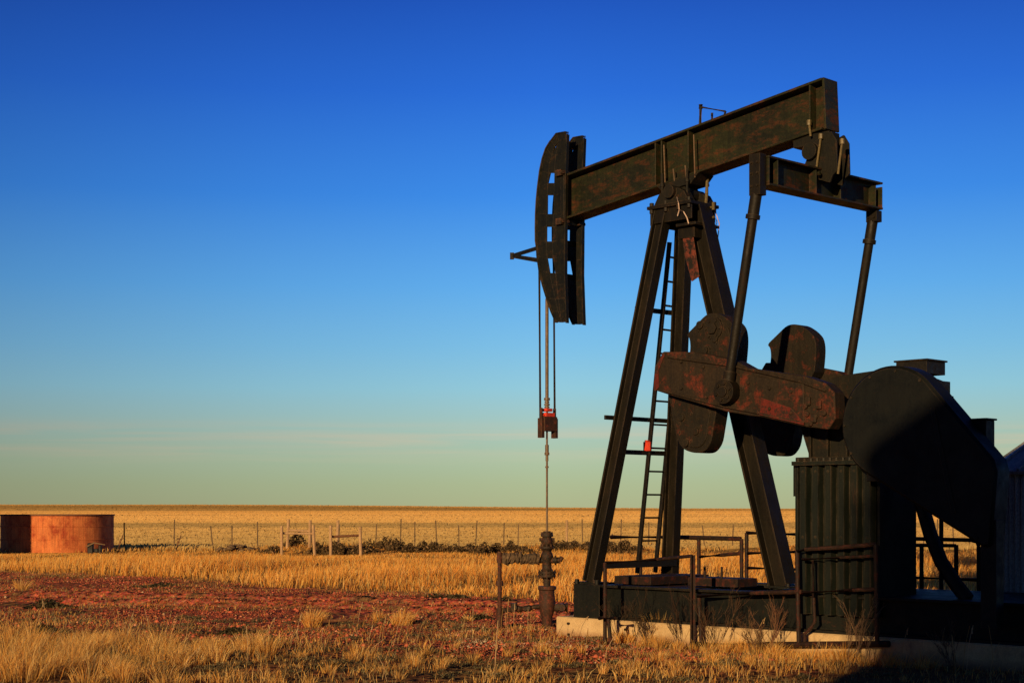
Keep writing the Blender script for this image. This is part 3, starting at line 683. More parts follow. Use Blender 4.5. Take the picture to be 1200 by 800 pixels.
for sx_ in (-1, 1):
    tube(bm, (0,0,zr(656)), (sx_*15*pxm,-.02,zr(656)), .045); tube(bm, (sx_*9*pxm,-.02,zr(656)), (sx_*11*pxm,-.02,zr(656)), .07)
    tube(bm, (0,0,zr(632)), (sx_*9*pxm,0,zr(632)), .025)
tube(bm, (15*pxm,-.02,zr(657)), (18*pxm,-.02,zr(652)), .03)
obj('valve_stack', bm, M['well'], wh, smooth=True)
prof = [(686,6),(692,6),(692.2,10.5),(695,10.8),(697,9),(699,9),(705,9.5),(712,9),(718,8),(722,6.5),(736,6.3),(745,6.3)]
bm = B(); lathe(bm, [(w_*pxm, zr(y)) for y, w_ in [(686.2,10.5),(690,10.8),(691.5,9)]+prof[4:]][::-1], n=24)
obj('casing_head', bm, M['casing'], wh, smooth=True)
bm = B()   # lumpy wrapped flow line
pts = [(-.62,-.05,zr(652.5))]+[(-.62+.53*i/14, -.05+.03*i/14, zr(653)+.012*math.sin(i*1.9)) for i in range(15)]
def lumpy(bm, p0, p1, r, n=26, amp=.25, seed=0):
    rr = random.Random(seed); p0 = Vector(p0); p1 = Vector(p1); x, y = frame_of(p1-p0); rings = []
    for i in range(n+1):
        t_ = i/n; base = r*(1+rr.uniform(-amp, amp)); sag = Vector((0,0,-rr.uniform(0,.3)*r))
        rings.append([bm.verts.new(p0.lerp(p1, t_)+sag+(x*math.cos(a)+y*math.sin(a))*base*(1+rr.uniform(-amp,amp))) for a in np.linspace(0, 2*math.pi, 12, False)])
    for a, b2 in zip(rings, rings[1:]):
        for k in range(12): bm.faces.new((a[k], a[(k+1) % 12], b2[(k+1) % 12], b2[k]))
    bm.faces.new(rings[0][::-1]); bm.faces.new(rings[-1])
lumpy(bm, (-.61,-.05,zr(653)), (-.1,-.02,zr(653.5)), .072, amp=.2, seed=3)
obj('wrapped_pipe', bm, M['wrap'], wh)
bm = B(); rx = -.645
tube(bm, (rx,-.05,zr(742)), (rx,-.05,zr(646)), .03, 14); tube(bm, (rx,-.05,zr(680)), (rx,-.05,zr(686)), .05, 8); tube(bm, (rx-.055,-.05,zr(683)), (rx+.055,-.05,zr(683)), .012, 6); tube(bm, (rx,-.05,zr(659)), (rx,-.05,zr(647)), .042); tube(bm, (rx,-.05,zr(736)), (rx,-.05,zr(712)), .048); tube(bm, (rx-.03,-.05,zr(652)), (-.5,-.05,zr(653)), .036)
obj('riser_pipe', bm, M['casing'], wh, smooth=True)
bm = B(); lumpy(bm, (rx,-.05,zr(715)), (-.08,0,zr(710)), .035, 18, .3, 5); lumpy(bm, (.05,0,zr(711)), (.28,.02,zr(711)), .055, 8, .3, 6)
tube(bm, (-.45,-.04,zr(716)), (-.45,-.04,zr(706)), .05); tube(bm, (-.45,-.11,zr(711)), (-.45,.04,zr(711)), .04); tube(bm, (.2,-.08,zr(711)), (.2,.12,zr(711)), .05)
obj('lower_pipe', bm, M['well'], wh, smooth=True)

# ------------------------------------------------------------------ vegetation builders
def leafmass(k, rx, ry, h, size, cols, seed):
    r_ = np.random.default_rng(seed); a = r_.uniform(0, 6.28, k); q = r_.random(k)**.5; lump = .7+.3*np.sin(a*3+seed)
    x = q*rx*np.cos(a)*lump; y = q*ry*np.sin(a)*lump; z = h*r_.random(k)**.7*(1-.75*q**2)*(.8+.3*np.sin(x*7+seed))
    n1_ = r_.normal(size=(k,3)); n1_ /= np.linalg.norm(n1_, axis=1)[:,None]; n2_ = np.cross(n1_, r_.normal(size=(k,3))); n2_ /= np.linalg.norm(n2_, axis=1)[:,None]
    c = np.stack([x, y, z], 1); s_ = size*r_.uniform(.6,1.4,(k,1)); P = np.stack([c-n1_*s_, c+n2_*s_*.4, c+n1_*s_, c-n2_*s_*.4], 1)
    C = np.repeat(np.array(cols)[r_.choice(len(cols), k)]*r_.uniform(.6,1.2,(k,1)), 4, 0)
    return P.reshape(-1,3), (np.arange(k)[:,None]*4+np.arange(4)[None]), C
def np_mesh(name, co, faces_quads, faces_tris, tint, mat, parent=None):
    me = bpy.data.meshes.new(name); nv = len(co)
    nq, ntr = len(faces_quads), len(faces_tris)
    me.vertices.add(nv); me.vertices.foreach_set('co', co.astype(np.float32).ravel())
    loops = np.concatenate([faces_quads.ravel(), faces_tris.ravel()]).astype(np.int32)
    me.loops.add(len(loops)); me.loops.foreach_set('vertex_index', loops)
    starts = np.concatenate([np.arange(nq)*4, nq*4+np.arange(ntr)*3]).astype(np.int32)
    me.polygons.add(nq+ntr); me.polygons.foreach_set('loop_start', starts)
    me.update(calc_edges=True); me.validate()
    at = me.attributes.new('tint', 'FLOAT_COLOR', 'POINT'); at.data.foreach_set('color', np.concatenate([tint, np.ones((nv,1))], 1).astype(np.float32).ravel())
    me.materials.append(mat); o = bpy.data.objects.new(name, me); COL.objects.link(o)
    if parent: o.parent = parent
    return o
def blades_data(x, y, z, h, w, lean, col, la=None, spread=None):
    n = len(x); th = rng.uniform(0, 2*np.pi, n) if spread is None else rng.normal(-.25, spread, n)
    la = rng.uniform(0, 2*np.pi, n) if la is None else la
    dx, dy = np.cos(th)*w/2, np.sin(th)*w/2; lx, ly = np.cos(la)*lean*h, np.sin(la)*lean*h
    lx = lx + .10*h      # the wind has laid the stems a little to the right
    P = np.zeros((n, 5, 3))
    P[:,0] = np.stack([x-dx, y-dy, z], 1); P[:,1] = np.stack([x+dx, y+dy, z], 1)
    mx, my, mz = x+lx*.35, y+ly*.35, z+h*.55
    P[:,2] = np.stack([mx+dx*.75, my+dy*.75, mz], 1); P[:,3] = np.stack([mx-dx*.75, my-dy*.75, mz], 1)
    P[:,4] = np.stack([x+lx, y+ly, z+h*np.sqrt(np.clip(1-lean**2*.5, .3, 1))], 1)
    base = np.arange(n)[:,None]*5; q = base+np.array([[0,1,2,3]]); t_ = base+np.array([[3,2,4]])
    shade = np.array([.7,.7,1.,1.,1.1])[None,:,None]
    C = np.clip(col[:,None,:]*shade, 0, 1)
    return P.reshape(-1,3), q, t_, C.reshape(-1,3)
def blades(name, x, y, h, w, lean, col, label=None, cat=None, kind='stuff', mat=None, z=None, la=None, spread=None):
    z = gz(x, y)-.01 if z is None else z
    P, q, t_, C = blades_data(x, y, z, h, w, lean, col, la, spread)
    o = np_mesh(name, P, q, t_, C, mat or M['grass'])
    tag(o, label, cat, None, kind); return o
PAL = np.array([(.88,.50,.13),(.92,.62,.24),(.74,.33,.07),(.33,.28,.13),(.36,.17,.07),(.21,.19,.10)])
def pick(n, probs): 
    c = PAL[rng.choice(len(PAL), n, p=probs)]; return np.clip(c*rng.uniform(.75, 1.2, (n,1)), 0, 1)
def vn(x, y, s, seed=0):   # cheap smooth noise 0..1
    r_ = np.random.default_rng(seed); out = 0; 
    for i in range(6):
        a = r_.uniform(0, 6.28); f = s*r_.uniform(.6, 2.0); out = out+np.sin((x*np.cos(a)+y*np.sin(a))*f+r_.uniform(0,6.28))
    return np.clip(.5+out/6.5, 0, 1)
def clear_of_works(x, y, m=.0):
    s = (x-OX-(y-OY))*C7; v_ = (x-OX+(y-OY))*C7
    onblock = (s > 1.10-m) & (s < 7.95+m) & (abs(v_) < 1.05+m)
    inbin = (x-6.95)**2+(y-18.8)**2 < 1.3**2
    return ~(onblock | inbin)
def edge_near(x, y): return y+.5*x-18.4+3*(vn(x, y, .6, 2)-.5)*2
def edge_far(x, y): return y+.95*x-29+1.2*(vn(x, y, .6, 3)-.5)*2
# 1 foreground turf
n = 90000; y = 13.6+10*rng.power(.8, n)*1.0; y = rng.uniform(13.6, 24, n); x = rng.uniform(-9, 9.5, n)
d = vn(x, y, 3.2, 5); e = edge_near(x, y); keep = (e < rng.normal(-.1, 1.2, n)) & (d > rng.uniform(.1, .75, n)) & clear_of_works(x, y)
keep |= (y-x*1.0 < 22.5) & (x > 1.0) & (y < 19.4-.3*(x-2)) & (rng.random(n) < .55) & clear_of_works(x, y)
x, y, d = x[keep], y[keep], d[keep]; n = len(x); g2 = vn(x, y, 1.4, 9)
gold = (g2 > .57)
colr = np.where(gold[:,None], pick(n, [.42,.28,.18,.06,.05,.01]), pick(n, [.14,.10,.14,.27,.20,.15]))
left = np.clip((-x-2.5)/3.5, 0, 1)*(1-np.clip((y-18.5)/4, 0, 1))
h = rng.uniform(.03, .10, n)*(1+1.2*gold*d)*(1+1.5*left*gold)*(.6+.6*vn(x, y, 2.1, 77)); w = rng.uniform(.004, .009, n)
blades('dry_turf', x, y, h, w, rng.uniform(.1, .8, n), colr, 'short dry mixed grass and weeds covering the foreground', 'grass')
# 2 tall golden bunches lower left + scattered
cl = []
for i in range(260):
    cx = rng.uniform(-7.8, -2.6); cy = rng.uniform(14.6, 19.5)
    if rng.random() > np.clip((-cx-1.8)/4.2, .12, 1) or edge_near(np.array([cx]), np.array([cy]))[0] > .6: continue
    cl.append((cx, cy, rng.uniform(.15, .42), rng.uniform(.18, .36), rng.integers(80, 200)))
for i in range(90):
    cx = rng.uniform(-3.5, 4.2); cy = rng.uniform(15.0, 18.6); cl.append((cx, cy, rng.uniform(.08,.2), rng.uniform(.10,.20), rng.integers(40,90)))
def clump_arrays(cl):
    X, Y, H, Wd, LA, LE = [], [], [], [], [], []
    for cx, cy, r_, hh, k in cl:
        a = rng.uniform(0, 6.28, k); u_ = np.sqrt(rng.random(k)); q = r_*.45*u_; X.append(cx+q*np.cos(a)); Y.append(cy+q*np.sin(a)); H.append(hh*rng.uniform(.45, 1.1, k)*(1-.25*u_)); Wd.append(rng.uniform(.003,.0065,k)); LA.append(a+rng.normal(0,.4,k)); LE.append(np.clip(.08+.75*u_*rng.uniform(.5,1.2,k), 0, .95))
    return [np.concatenate(t_) for t_ in (X, Y, H, Wd, LA, LE)]
for i in range(150):
    cx = rng.uniform(-7.6, -3.7); cy = rng.uniform(14.7, 18.2)
    if rng.random() < np.clip((-cx-3.4)/2.2, .1, 1)*(1 if cy < 17 else .5): cl.append((cx, cy, rng.uniform(.2,.5), rng.uniform(.30,.50), rng.integers(30,75)))
for i in range(60):
    s_ = rng.uniform(2.7, 6.6); v_ = -1.02-rng.uniform(.12,.5); wx, wy = J2W(s_, v_); cl.append((wx, wy, rng.uniform(.08,.2), rng.uniform(.10,.26), rng.integers(50,110)))
x, y, h, w, la_, le_ = clump_arrays(cl); k_ = clear_of_works(x, y); x, y, h, w, la_, le_ = [t_[k_] for t_ in (x, y, h, w, la_, le_)]
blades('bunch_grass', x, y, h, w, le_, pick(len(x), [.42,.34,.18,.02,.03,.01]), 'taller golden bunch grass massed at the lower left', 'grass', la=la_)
# tall thin stalks with seed heads
n = 170; x = rng.uniform(-7.5, 6.2, n); y = rng.uniform(14.4, 21, n); k_ = clear_of_works(x, y) & (edge_near(x, y) < 1.5); x, y = x[k_], y[k_]
bm = B(); 
lay = bm.verts.layers.float_color.new('tint')
for a, b2 in zip(x, y):
    hh = random.uniform(.22, .5); dx = random.gauss(.06, .07); z0 = float(gz(a, b2)); c = random.choice([(.62,.42,.2),(.5,.3,.12),(.7,.52,.3)])
    n0 = len(bm.verts); path(bm, [(a, b2, z0), (a+dx*.4, b2, z0+hh*.6), (a+dx, b2, z0+hh)], .0035, 4, r1=.002)
    if random.random() < .6: path(bm, [(a+dx, b2, z0+hh*.86), (a+dx*1.05, b2, z0+hh*.95), (a+dx*1.15, b2, z0+hh*1.05)], .007, 4, r1=.002)
    bm.verts.ensure_lookup_table()
    for i in range(n0, len(bm.verts)): bm.verts[i][lay] = (*c, 1)
tag(obj('grass_stalk', bm, M['grass']), 'thin pale seed stalks standing above the turf', 'grass', None, 'stuff')
# 3 sparse low weeds and rocks on the pad
n = 170000; x = rng.uniform(-15, 10, n); y = rng.uniform(16.5, 42, n); d = vn(x*.8, y*1.0, 1.7, 21)
k_ = (edge_near(x, y) > -1.2) & (edge_far(x, y) < .4) & (d + .22*np.clip((29-.95*x-y-3)/4, 0, 1) > rng.uniform(.38, .88, n)) & clear_of_works(x, y)
x, y = x[k_], y[k_]; blades('pad_weed', x, y, rng.uniform(.02,.085,len(x)), rng.uniform(.006,.012,len(x)), rng.uniform(.2,.9,len(x)), pick(len(x), [.10,.05,.20,.22,.27,.16]), 'low dark weeds spread in patches over the red pad', 'weeds')
def rocks(name, x, y, r_, col, label, cat):
    n = len(x); base = np.array([(1,0,0),(-1,0,0),(0,1,0),(0,-1,0),(0,0,1),(0,0,-.6)], float)
    P = base[None]*rng.uniform(.6, 1.3, (n,6,1))*r_[:,None,None]; a = rng.uniform(0, 6.28, n); ca, sa = np.cos(a)[:,None], np.sin(a)[:,None]
    X = P[...,0]*ca-P[...,1]*sa; Y = P[...,0]*sa+P[...,1]*ca; P = np.stack([X+x[:,None], Y+y[:,None], P[...,2]*.8+(gz(x, y)+r_*.2)[:,None]], -1)
    t_ = np.array([(0,2,4),(2,1,4),(1,3,4),(3,0,4),(2,0,5),(1,2,5),(3,1,5),(0,3,5)]); T = (np.arange(n)[:,None,None]*6+t_[None]).reshape(-1,3)
    C = np.repeat(col, 6, 0); o = np_mesh(name, P.reshape(-1,3), np.zeros((0,4), int), T, C, M['rock']); tag(o, label, cat, None, 'stuff')
n = 190000; x = rng.uniform(-15, 9.5, n); y = 17+25*rng.random(n)**1.35; d = vn(x, y, 1.9, 31)
k_ = (edge_near(x, y) > rng.normal(-.3, .7, n)) & (edge_far(x, y) < .5) & (d < rng.uniform(.35, 1.0, n)) & clear_of_works(x, y); x, y = x[k_], y[k_]; n = len(x)
rc = np.array([(.50,.13,.075),(.34,.085,.05),(.56,.24,.15),(.20,.07,.045),(.50,.33,.20)])[rng.choice(5, n, p=[.42,.34,.08,.13,.03])]*rng.uniform(.8,1.15,(n,1))
rocks('scoria_gravel', x, y, np.clip(rng.lognormal(-4.85, .6, n), .003, .045), rc, 'loose red scoria gravel covering the pad', 'gravel')
n = 3500; x = rng.uniform(-1.0, 2.2, n); y = rng.uniform(18.6, 21.5, n); k_ = clear_of_works(x, y) & (vn(x,y,2.5,4) < .6); x, y = x[k_], y[k_]; n = len(x)
rocks('pale_gravel', x, y, np.clip(rng.lognormal(-4.6, .45, n), .005, .03), np.array([(.36,.24,.15),(.28,.10,.06),(.46,.36,.25)])[rng.choice(3, n)], 'pale and red pebbles near the front corner of the concrete', 'gravel')
# 4 golden band behind the pad
n = 230000; y = rng.uniform(26, 60, n); x = rng.uniform(-24, 24, n)
k_ = (edge_far(x, y) > rng.normal(.2, .35, n)) & ((vn(x, y, .9, 41) > rng.uniform(.05, .62, n))) & (((x+17.5)**2+(y-62)**2) > 2.2**2); x, y = x[k_], y[k_]; n = len(x)
hh = rng.uniform(.14, .46, n)*(.35+.85*vn(x, y, .55, 43)); hh *= 1-.7*sm(y, 44, 58)
dk = vn(x*.35, y, 1.1, 47) > rng.uniform(.56, .72, n)
colr = np.where(dk[:,None], pick(n, [.22,.06,.34,.16,.18,.04]), pick(n, [.52,.20,.25,.01,.02,0]))
colr = np.clip(colr*np.array([1.08,.98,.85]), 0, 1)
blades('tall_grass', x, y, hh, rng.uniform(.010,.018,n), np.where(rng.random(n) < .2, .9, rng.uniform(.05,.55,n)), colr, 'band of tall golden grass between the red pad and the fence', 'grass', spread=.7)
# 5 thin grass in the field behind
n = 60000; y = 60+90*rng.random(n)**1.4; x = rng.uniform(-.42, .42, n)*y; k_ = (((x+17.5)**2+(y-62)**2) > 2.2**2) & (vn(x*.3, y, .25, 51) > rng.uniform(.2, .8, n)); x, y = x[k_], y[k_]; n = len(x)
blades('field_grass', x, y, rng.uniform(.08,.22,n), rng.uniform(.02,.05,n), rng.uniform(.1,.6,n), pick(n, [.52,.20,.20,.05,.03,0])*.85, 'thin pale grass in the field beyond the fence', 'grass')

n = 330000; y = 64*np.exp(rng.random(n)*math.log(3100/64)); x = rng.uniform(-.46, .46, n)*y
q1 = vn(x*.12, y, .022, 61); q2 = vn(x*.05, y, .0035, 62); q3 = vn(x*.25, y, .11, 63)
k_ = (((x+17.5)**2+(y-62)**2) > 2.4**2); x, y, q1, q2, q3 = x[k_], y[k_], q1[k_], q2[k_], q3[k_]; n = len(x)
tt = np.clip(np.log(y/70)/1.9, 0, 1)[:,None]; fcol = np.array([(.60,.42,.16)])*(1-tt)+np.array([(.80,.47,.15)])*tt
b1 = vn(x*.03, y, .05, 64)*(y < 400)+vn(x*.02, y, .009, 65)*(y >= 400)
fcol = fcol*(1-.42*np.clip((b1-.47)*6, 0, 1)[:,None]*np.array([(.85,.75,.6)]))*(.82+.36*np.clip((q2-.3)*2, 0, 1))[:,None]*rng.uniform(.93,1.06,(n,1))*(1-.28*sm(y, 900, 2200))[:,None]
blades('field_stubble', x, y, (.13+.0007*y)*rng.uniform(.6,1.3,n), .0018*y*rng.uniform(.5,1.4,n), rng.uniform(.05,.5,n), np.clip(fcol, 0, 1), 'dry golden stubble over the open fields to the horizon', 'stubble', spread=.45)
xs_, qs_, cs2, off_ = [], [], [], 0
for i in range(230):
    Xc = rng.uniform(-7.5, 5); Yc = rng.uniform(14.6, 24)
    if edge_near(np.array([Xc]), np.array([Yc]))[0] > 3.5 or not clear_of_works(Xc, Yc, .3): continue
    P, Q, C = leafmass(rng.integers(120, 300), rng.uniform(.1,.35), rng.uniform(.08,.2), rng.uniform(.04,.10), .011, [(.21,.20,.11),(.15,.13,.07),(.30,.26,.14),(.10,.08,.045),(.34,.20,.09)], i)
    P = P+np.array([Xc, Yc, float(gz(Xc, Yc))]); xs_.append(P); qs_.append(Q+off_); cs2.append(C); off_ += len(P)
o = np_mesh('low_weed', np.concatenate(xs_), np.concatenate(qs_), np.zeros((0,3), int), np.concatenate(cs2), M['grass']); tag(o, 'matted grey green weeds low between the foreground grass', 'weeds', None, 'stuff')
# separate clumps you can point at
def tuft(name, px, py, hh, r_, k, label, cat='grass clump', probs=(.5,.32,.16,.0,.02,0)):
    Y = EYE*F/(py-HZ); X = (px-600)*Y/F; z0 = float(gz(X, Y)); a = rng.uniform(0, 6.28, k); q = r_*np.sqrt(rng.random(k))
    x, y = q*np.cos(a), q*np.sin(a); h = hh*rng.uniform(.5, 1.1, k)*(1-.3*q/r_)
    P, qd, t_, C = blades_data(x*.5, y*.5, gz(X+x, Y+y)-z0-.01, h, rng.uniform(.005,.009,k), np.clip(.1+.8*(q/r_)*rng.uniform(.5,1.2,k), 0, .95), pick(k, list(probs)), a+rng.normal(0,.4,k), .8)
    P[:, :2] += 0; o = np_mesh(name, P, qd, t_, C, M['grass']); o.location = (X, Y, z0); tag(o, label, cat, 'grass clumps on the red pad')
tuft('grass_clump', 367, 733, .34, .22, 420, 'golden grass clump on the red pad, left of the pair')
tuft('grass_clump', 443, 730, .24, .10, 160, 'small sparse golden clump, middle one on the red pad')
tuft('grass_clump', 471, 733, .26, .26, 420, 'low wide golden clump on the red pad, nearest the wellhead')
tuft('grass_clump', 25, 693, .36, .22, 160, 'golden grass clump on the red pad at the far left')
tuft('grass_clump', 548, 727, .12, .14, 90, 'tiny golden clump left of the wellhead riser pipe')
tuft('grass_clump', 775, 752, .46, .28, 520, 'tall golden clump against the front of the concrete block')
tuft('grass_clump', 730, 752, .22, .22, 200, 'short ragged clump at the foot of the concrete block')
tuft('grass_clump', 990, 775, .26, .25, 160, 'thin clump by the bottom rail at the shadow edge')
# dry branching weeds
def weed(px, py, Y, hh, label, seed, col=(.20,.12,.07), spread=.5):
    rr = random.Random(seed); bm = B(); lay = bm.verts.layers.float_color.new('tint'); X = (px-600)*Y/F; z0 = float(gz(X, Y))
    def grow(p, d, ln, r_, lev):
        q = p+d*ln; mid = p+d*ln*.5+Vector((rr.gauss(0,.02),rr.gauss(0,.02),0))*ln*3; path(bm, [p, mid, q], r_, 4, r1=r_*.6)
        if lev:
            for i in range(rr.randint(3, 4)):
                t_ = rr.uniform(.25, 1); nd_ = (d+Vector((rr.uniform(-1,1), rr.uniform(-1,1), rr.uniform(-.1,.8)))*spread).normalized()
                grow(p.lerp(q, t_), nd_, ln*rr.uniform(.4,.7), r_*.6, lev-1)
    for i in range(5): grow(Vector((rr.gauss(0,.04),rr.gauss(0,.04),-.02)), Vector((rr.uniform(-.45,.45),rr.uniform(-.4,.4),1)).normalized(), hh*rr.uniform(.5,.8), .0055, 3)
    for v_ in bm.verts: v_[lay] = (*[c*rr.uniform(.8,1.2) for c in col], 1)
    o = obj('dry_weed', bm, M['grass']); o.location = (X, Y, z0); tag(o, label, 'weed', 'dry weeds beside the pump jack base')
weed(728, 0, 19.75, .55, 'dark dry weed in front of the skid, beside the left leg foot', 1, (.10,.07,.05))
weed(752, 0, 19.2, .50, 'dark tangled weed left of the tall golden clump', 2, (.09,.06,.04))
weed(800, 0, 18.9, .62, 'dark branching weed just left of the rail post', 3, (.09,.055,.04))
weed(838, 0, 18.4, .66, 'wide branching weed right of the rail post', 4, (.15,.09,.055), .75)
weed(905, 0, 17.7, .58, 'reddish upright weed before the dark skid', 5, (.28,.15,.09))
weed(882, 0, 17.75, .42, 'small pale weed left of the reddish upright weed', 6, (.25,.15,.08), .7)
weed(1003, 0, 16.7, .62, 'pale bare weed in front of the ribbed panel at the shadow edge', 7, (.34,.22,.13), .55)
weed(1120, 0, 15.6, .45, 'shaded weed at the foot of the block near the bin', 8, (.2,.13,.08))
# long pale stalk in front of the riser
bm = B(); lay = bm.verts.layers.float_color.new('tint'); p = W(579, 800, 14.95); path(bm, [(0,0,-.15), (.01,0,.2), (.03,0,.52), (.035,0,.56)], .007, 6, r1=.003)
for v_ in bm.verts: v_[lay] = (.62,.45,.25,1)
o = obj('dry_stalk', bm, M['grass']); o.location = (p.x, 15.2, 0); tag(o, 'single long pale stalk rising below the riser pipe', 'stalk')

# sagebrush
def bush(name, X, Y, rx, ry, h, label, seed, group, cols, k=500, size=.06, cat='bush'):
    P, Q, C = leafmass(k, rx, ry, h, size, cols, seed); o = np_mesh(name, P, Q, np.zeros((0,3), int), C, M['grass']); o.location = (X, Y, float(gz(X, Y))-.02); tag(o, label, cat, group); return o
SAGE = [(.16,.11,.055),(.24,.16,.08),(.08,.055,.03),(.34,.21,.10),(.12,.085,.045)]
pxs = [316,345,372,398,405,428,446,462,480,497,512,530,545,563,580,600,618,652,668,684,700,716,735]
for i, px in enumerate(pxs):
    Y = 58+random.uniform(-1.2, 2.2); X = (px-600)*Y/F
    bush('sagebrush', X, Y, random.uniform(.5,.85), random.uniform(.3,.6), random.uniform(.30,.52)*(1.25 if px in (372,345,428,580) else 1), 'low dark sagebrush in the brush line before the wire fence', 100+i, 'sagebrush along the fence', SAGE, 650)
for i, (px, py, rx, h, lb) in enumerate([(528,700,.5,.16,'dark flat bush at the far edge of the red pad'), (575,706,.55,.14,'dark flat bush behind the wellhead riser'), (185,688,.7,.12,'dark flat bush on the left part of the red pad'), (275,741,.35,.1,'small grey green bush in front of the ruts'), (60,712,.5,.16,'grey green bush at the left edge of the pad'), (60,740,.30,.15,'dark bush among the tall grass at lower left'), (150,775,.3,.12,'grey green bush in the bottom grass, lower left'), (380,783,.25,.1,'grey green bush at the bottom between clumps'), (555,725,.3,.08,'dark mat of weeds left of the lower pipe')]):
    Y = EYE*F/(py-HZ); bush('low_bush', (px-600)*Y/F, Y, rx, rx*.6, h, lb, 300+i, 'low bushes on and around the red pad', [(.07,.065,.035),(.13,.11,.06),(.20,.15,.08),(.04,.035,.02)], 700, .03)
# dead branch lying in the ruts
p = W(0,0,1); Y = EYE*F/(733-HZ); bm = B(); path(bm, [(-.32,-.1,.02),(-.1,-.02,.07),(.15,.03,.08),(.42,.12,.05)], .03, 7, r1=.015); path(bm, [(-.1,-.02,.07),(-.2,.05,.15),(-.3,.1,.12)], .015, 6, r1=.006); path(bm, [(.15,.03,.08),(.3,-.02,.14)], .012, 6, r1=.005)
o = obj('dead_branch', bm, M['darkwood']); o.location = ((392-600)*Y/F, Y, 0); tag(o, 'dark dead branch lying across the red pad ruts', 'branch')
# stone and branch heap by the fence
bm = B(); rr = random.Random(5)
hp = tag(empty('stone_heap', (W(279,0,60).x, 60, 0)), 'long low heap of stones and sticks before the fence', 'stone heap')
for i in range(34):
    x0 = rr.uniform(-.75,.75); c = Vector((x0, rr.uniform(-.3,.3), .08+rr.uniform(0,.22)*(1-abs(x0)))); n0 = len(bm.verts)
    bmesh.ops.create_icosphere(bm, subdivisions=1, radius=rr.uniform(.06,.12), matrix=Matrix.Translation(c) @ Matrix.Diagonal((1.3,1,.7,1)))
    bm.verts.ensure_lookup_table()
    for v_ in bm.verts[n0:]: v_.co += Vector((rr.gauss(0,.012),rr.gauss(0,.012),rr.gauss(0,.012)))
obj('stones', bm, M['post'], hp)
bm = B()
for i in range(14): a = rr.uniform(-.9,.9); path(bm, [(a, rr.uniform(-.3,.3), 0), (a+rr.gauss(0,.15), 0, rr.uniform(.15,.5))], .02, 5, r1=.008)
obj('stick', bm, M['darkwood'], hp)

# ------------------------------------------------------------------ fence
fc = tag(empty('wire_fence', (-12, 66, 0)), 'wire fence of thin leaning posts across the field behind the brush', 'fence')
fx = [146,204,250,272,302,337,366,397,440,469,486,512,538,557,590,607,664,683,727,760,826,858,893,950,1000,1058,1082,1098,1118,1136,1170]
tops = []
rr = random.Random(9)
for px in fx:
    Y = 66+.004*(px-600); X = (px-600)*Y/F; wood = px == 664; h = 1.12*rr.uniform(.85,1.12)+(.15 if wood else 0); g0 = float(gz(X, Y)); ln = rr.gauss(0,.05)
    bm = B(); b0 = Vector((X+12, Y-66, g0-.1)); b1 = Vector((X+12+ln, Y-66, g0+h))
    if wood: tube(bm, b0, b1, .05, 9)
    else: bar(bm, b0, b1, [(-.022,-.022),(.022,-.022),(.022,-.012),(.006,-.012),(.006,.025),(-.006,.025),(-.006,-.012),(-.022,-.012)])
    obj('post', bm, M['wood'] if wood else M['post'], fc); tops.append((b0, b1))
for f_ in (.30,.52,.74,.93):
    bm = B(); pts = []
    for (a, b2), (c, d2) in zip(tops, tops[1:]):
        p, q = a.lerp(b2, f_), c.lerp(d2, f_); pts += [p, p.lerp(q, .5)-Vector((0,0,.02))]
    path(bm, pts, .004, 4); obj('wire', bm, M['post'], fc)
def sticks(px, py, label, seed):
    rr = random.Random(seed); Y = 60; X = (px-600)*Y/F; bm = B()
    path(bm, [(0,0,-.05),(.08,0,.35),(.18,0,.62),(.2,0,.7)], .03, 6, r1=.01); path(bm, [(.08,0,.35),(.0,.05,.6)], .015, 5, r1=.006); path(bm, [(.15,0,.5),(.35,0,.66)], .014, 5, r1=.006)
    o = obj('dead_sapling', bm, M['darkwood']); o.location = (X, Y, 0); tag(o, label, 'dead sapling')
sticks(138, 0, 'small dead leaning sapling just right of the rusty tank', 1); sticks(206, 0, 'small dead forked sapling in front of the fence, second from the tank', 2)
# H braces of wood
def brace(label, posts, rails, Yb):
    g = tag(empty('corner_brace', (W(posts[0][0],0,Yb).x, Yb, 0)), label, 'fence brace'); off = -g.location
    for px, pt, pb, dY in posts:
        a = W(px, pt, Yb+dY); b2 = W(px+random.uniform(-2,2), pb, Yb+dY); b2.z = min(b2.z, float(gz(b2.x, b2.y)))-.1
        bm = B(); bar(bm, b2+off, a+off, circ(.055, 9)); obj('post', bm, M['wood'], g)
    for (xa, ya, da, xb, yb, db, dark) in rails:
        bm = B(); bar(bm, W(xa, ya, Yb+da)+off, W(xb, yb, Yb+db)+off, circ(.042, 8)); obj('rail', bm, M['darkwood'] if dark else M['wood'], g)
brace('pale wooden fence brace with a straight rail, the left one', [(330,616,649,0),(367,615,651,0),(338,608,645,3),(363.5,609,645,3)], [(332,624.5,.12,366,625,.12,0),(338,621,3,363,622,3,0)], 56.5)
brace('pale wooden fence brace with a dark rail, the right one', [(387.5,615,656,0),(422,617,657,0),(396,609,648,3)], [(389,628.5,.12,422,627,.12,1)], 56)

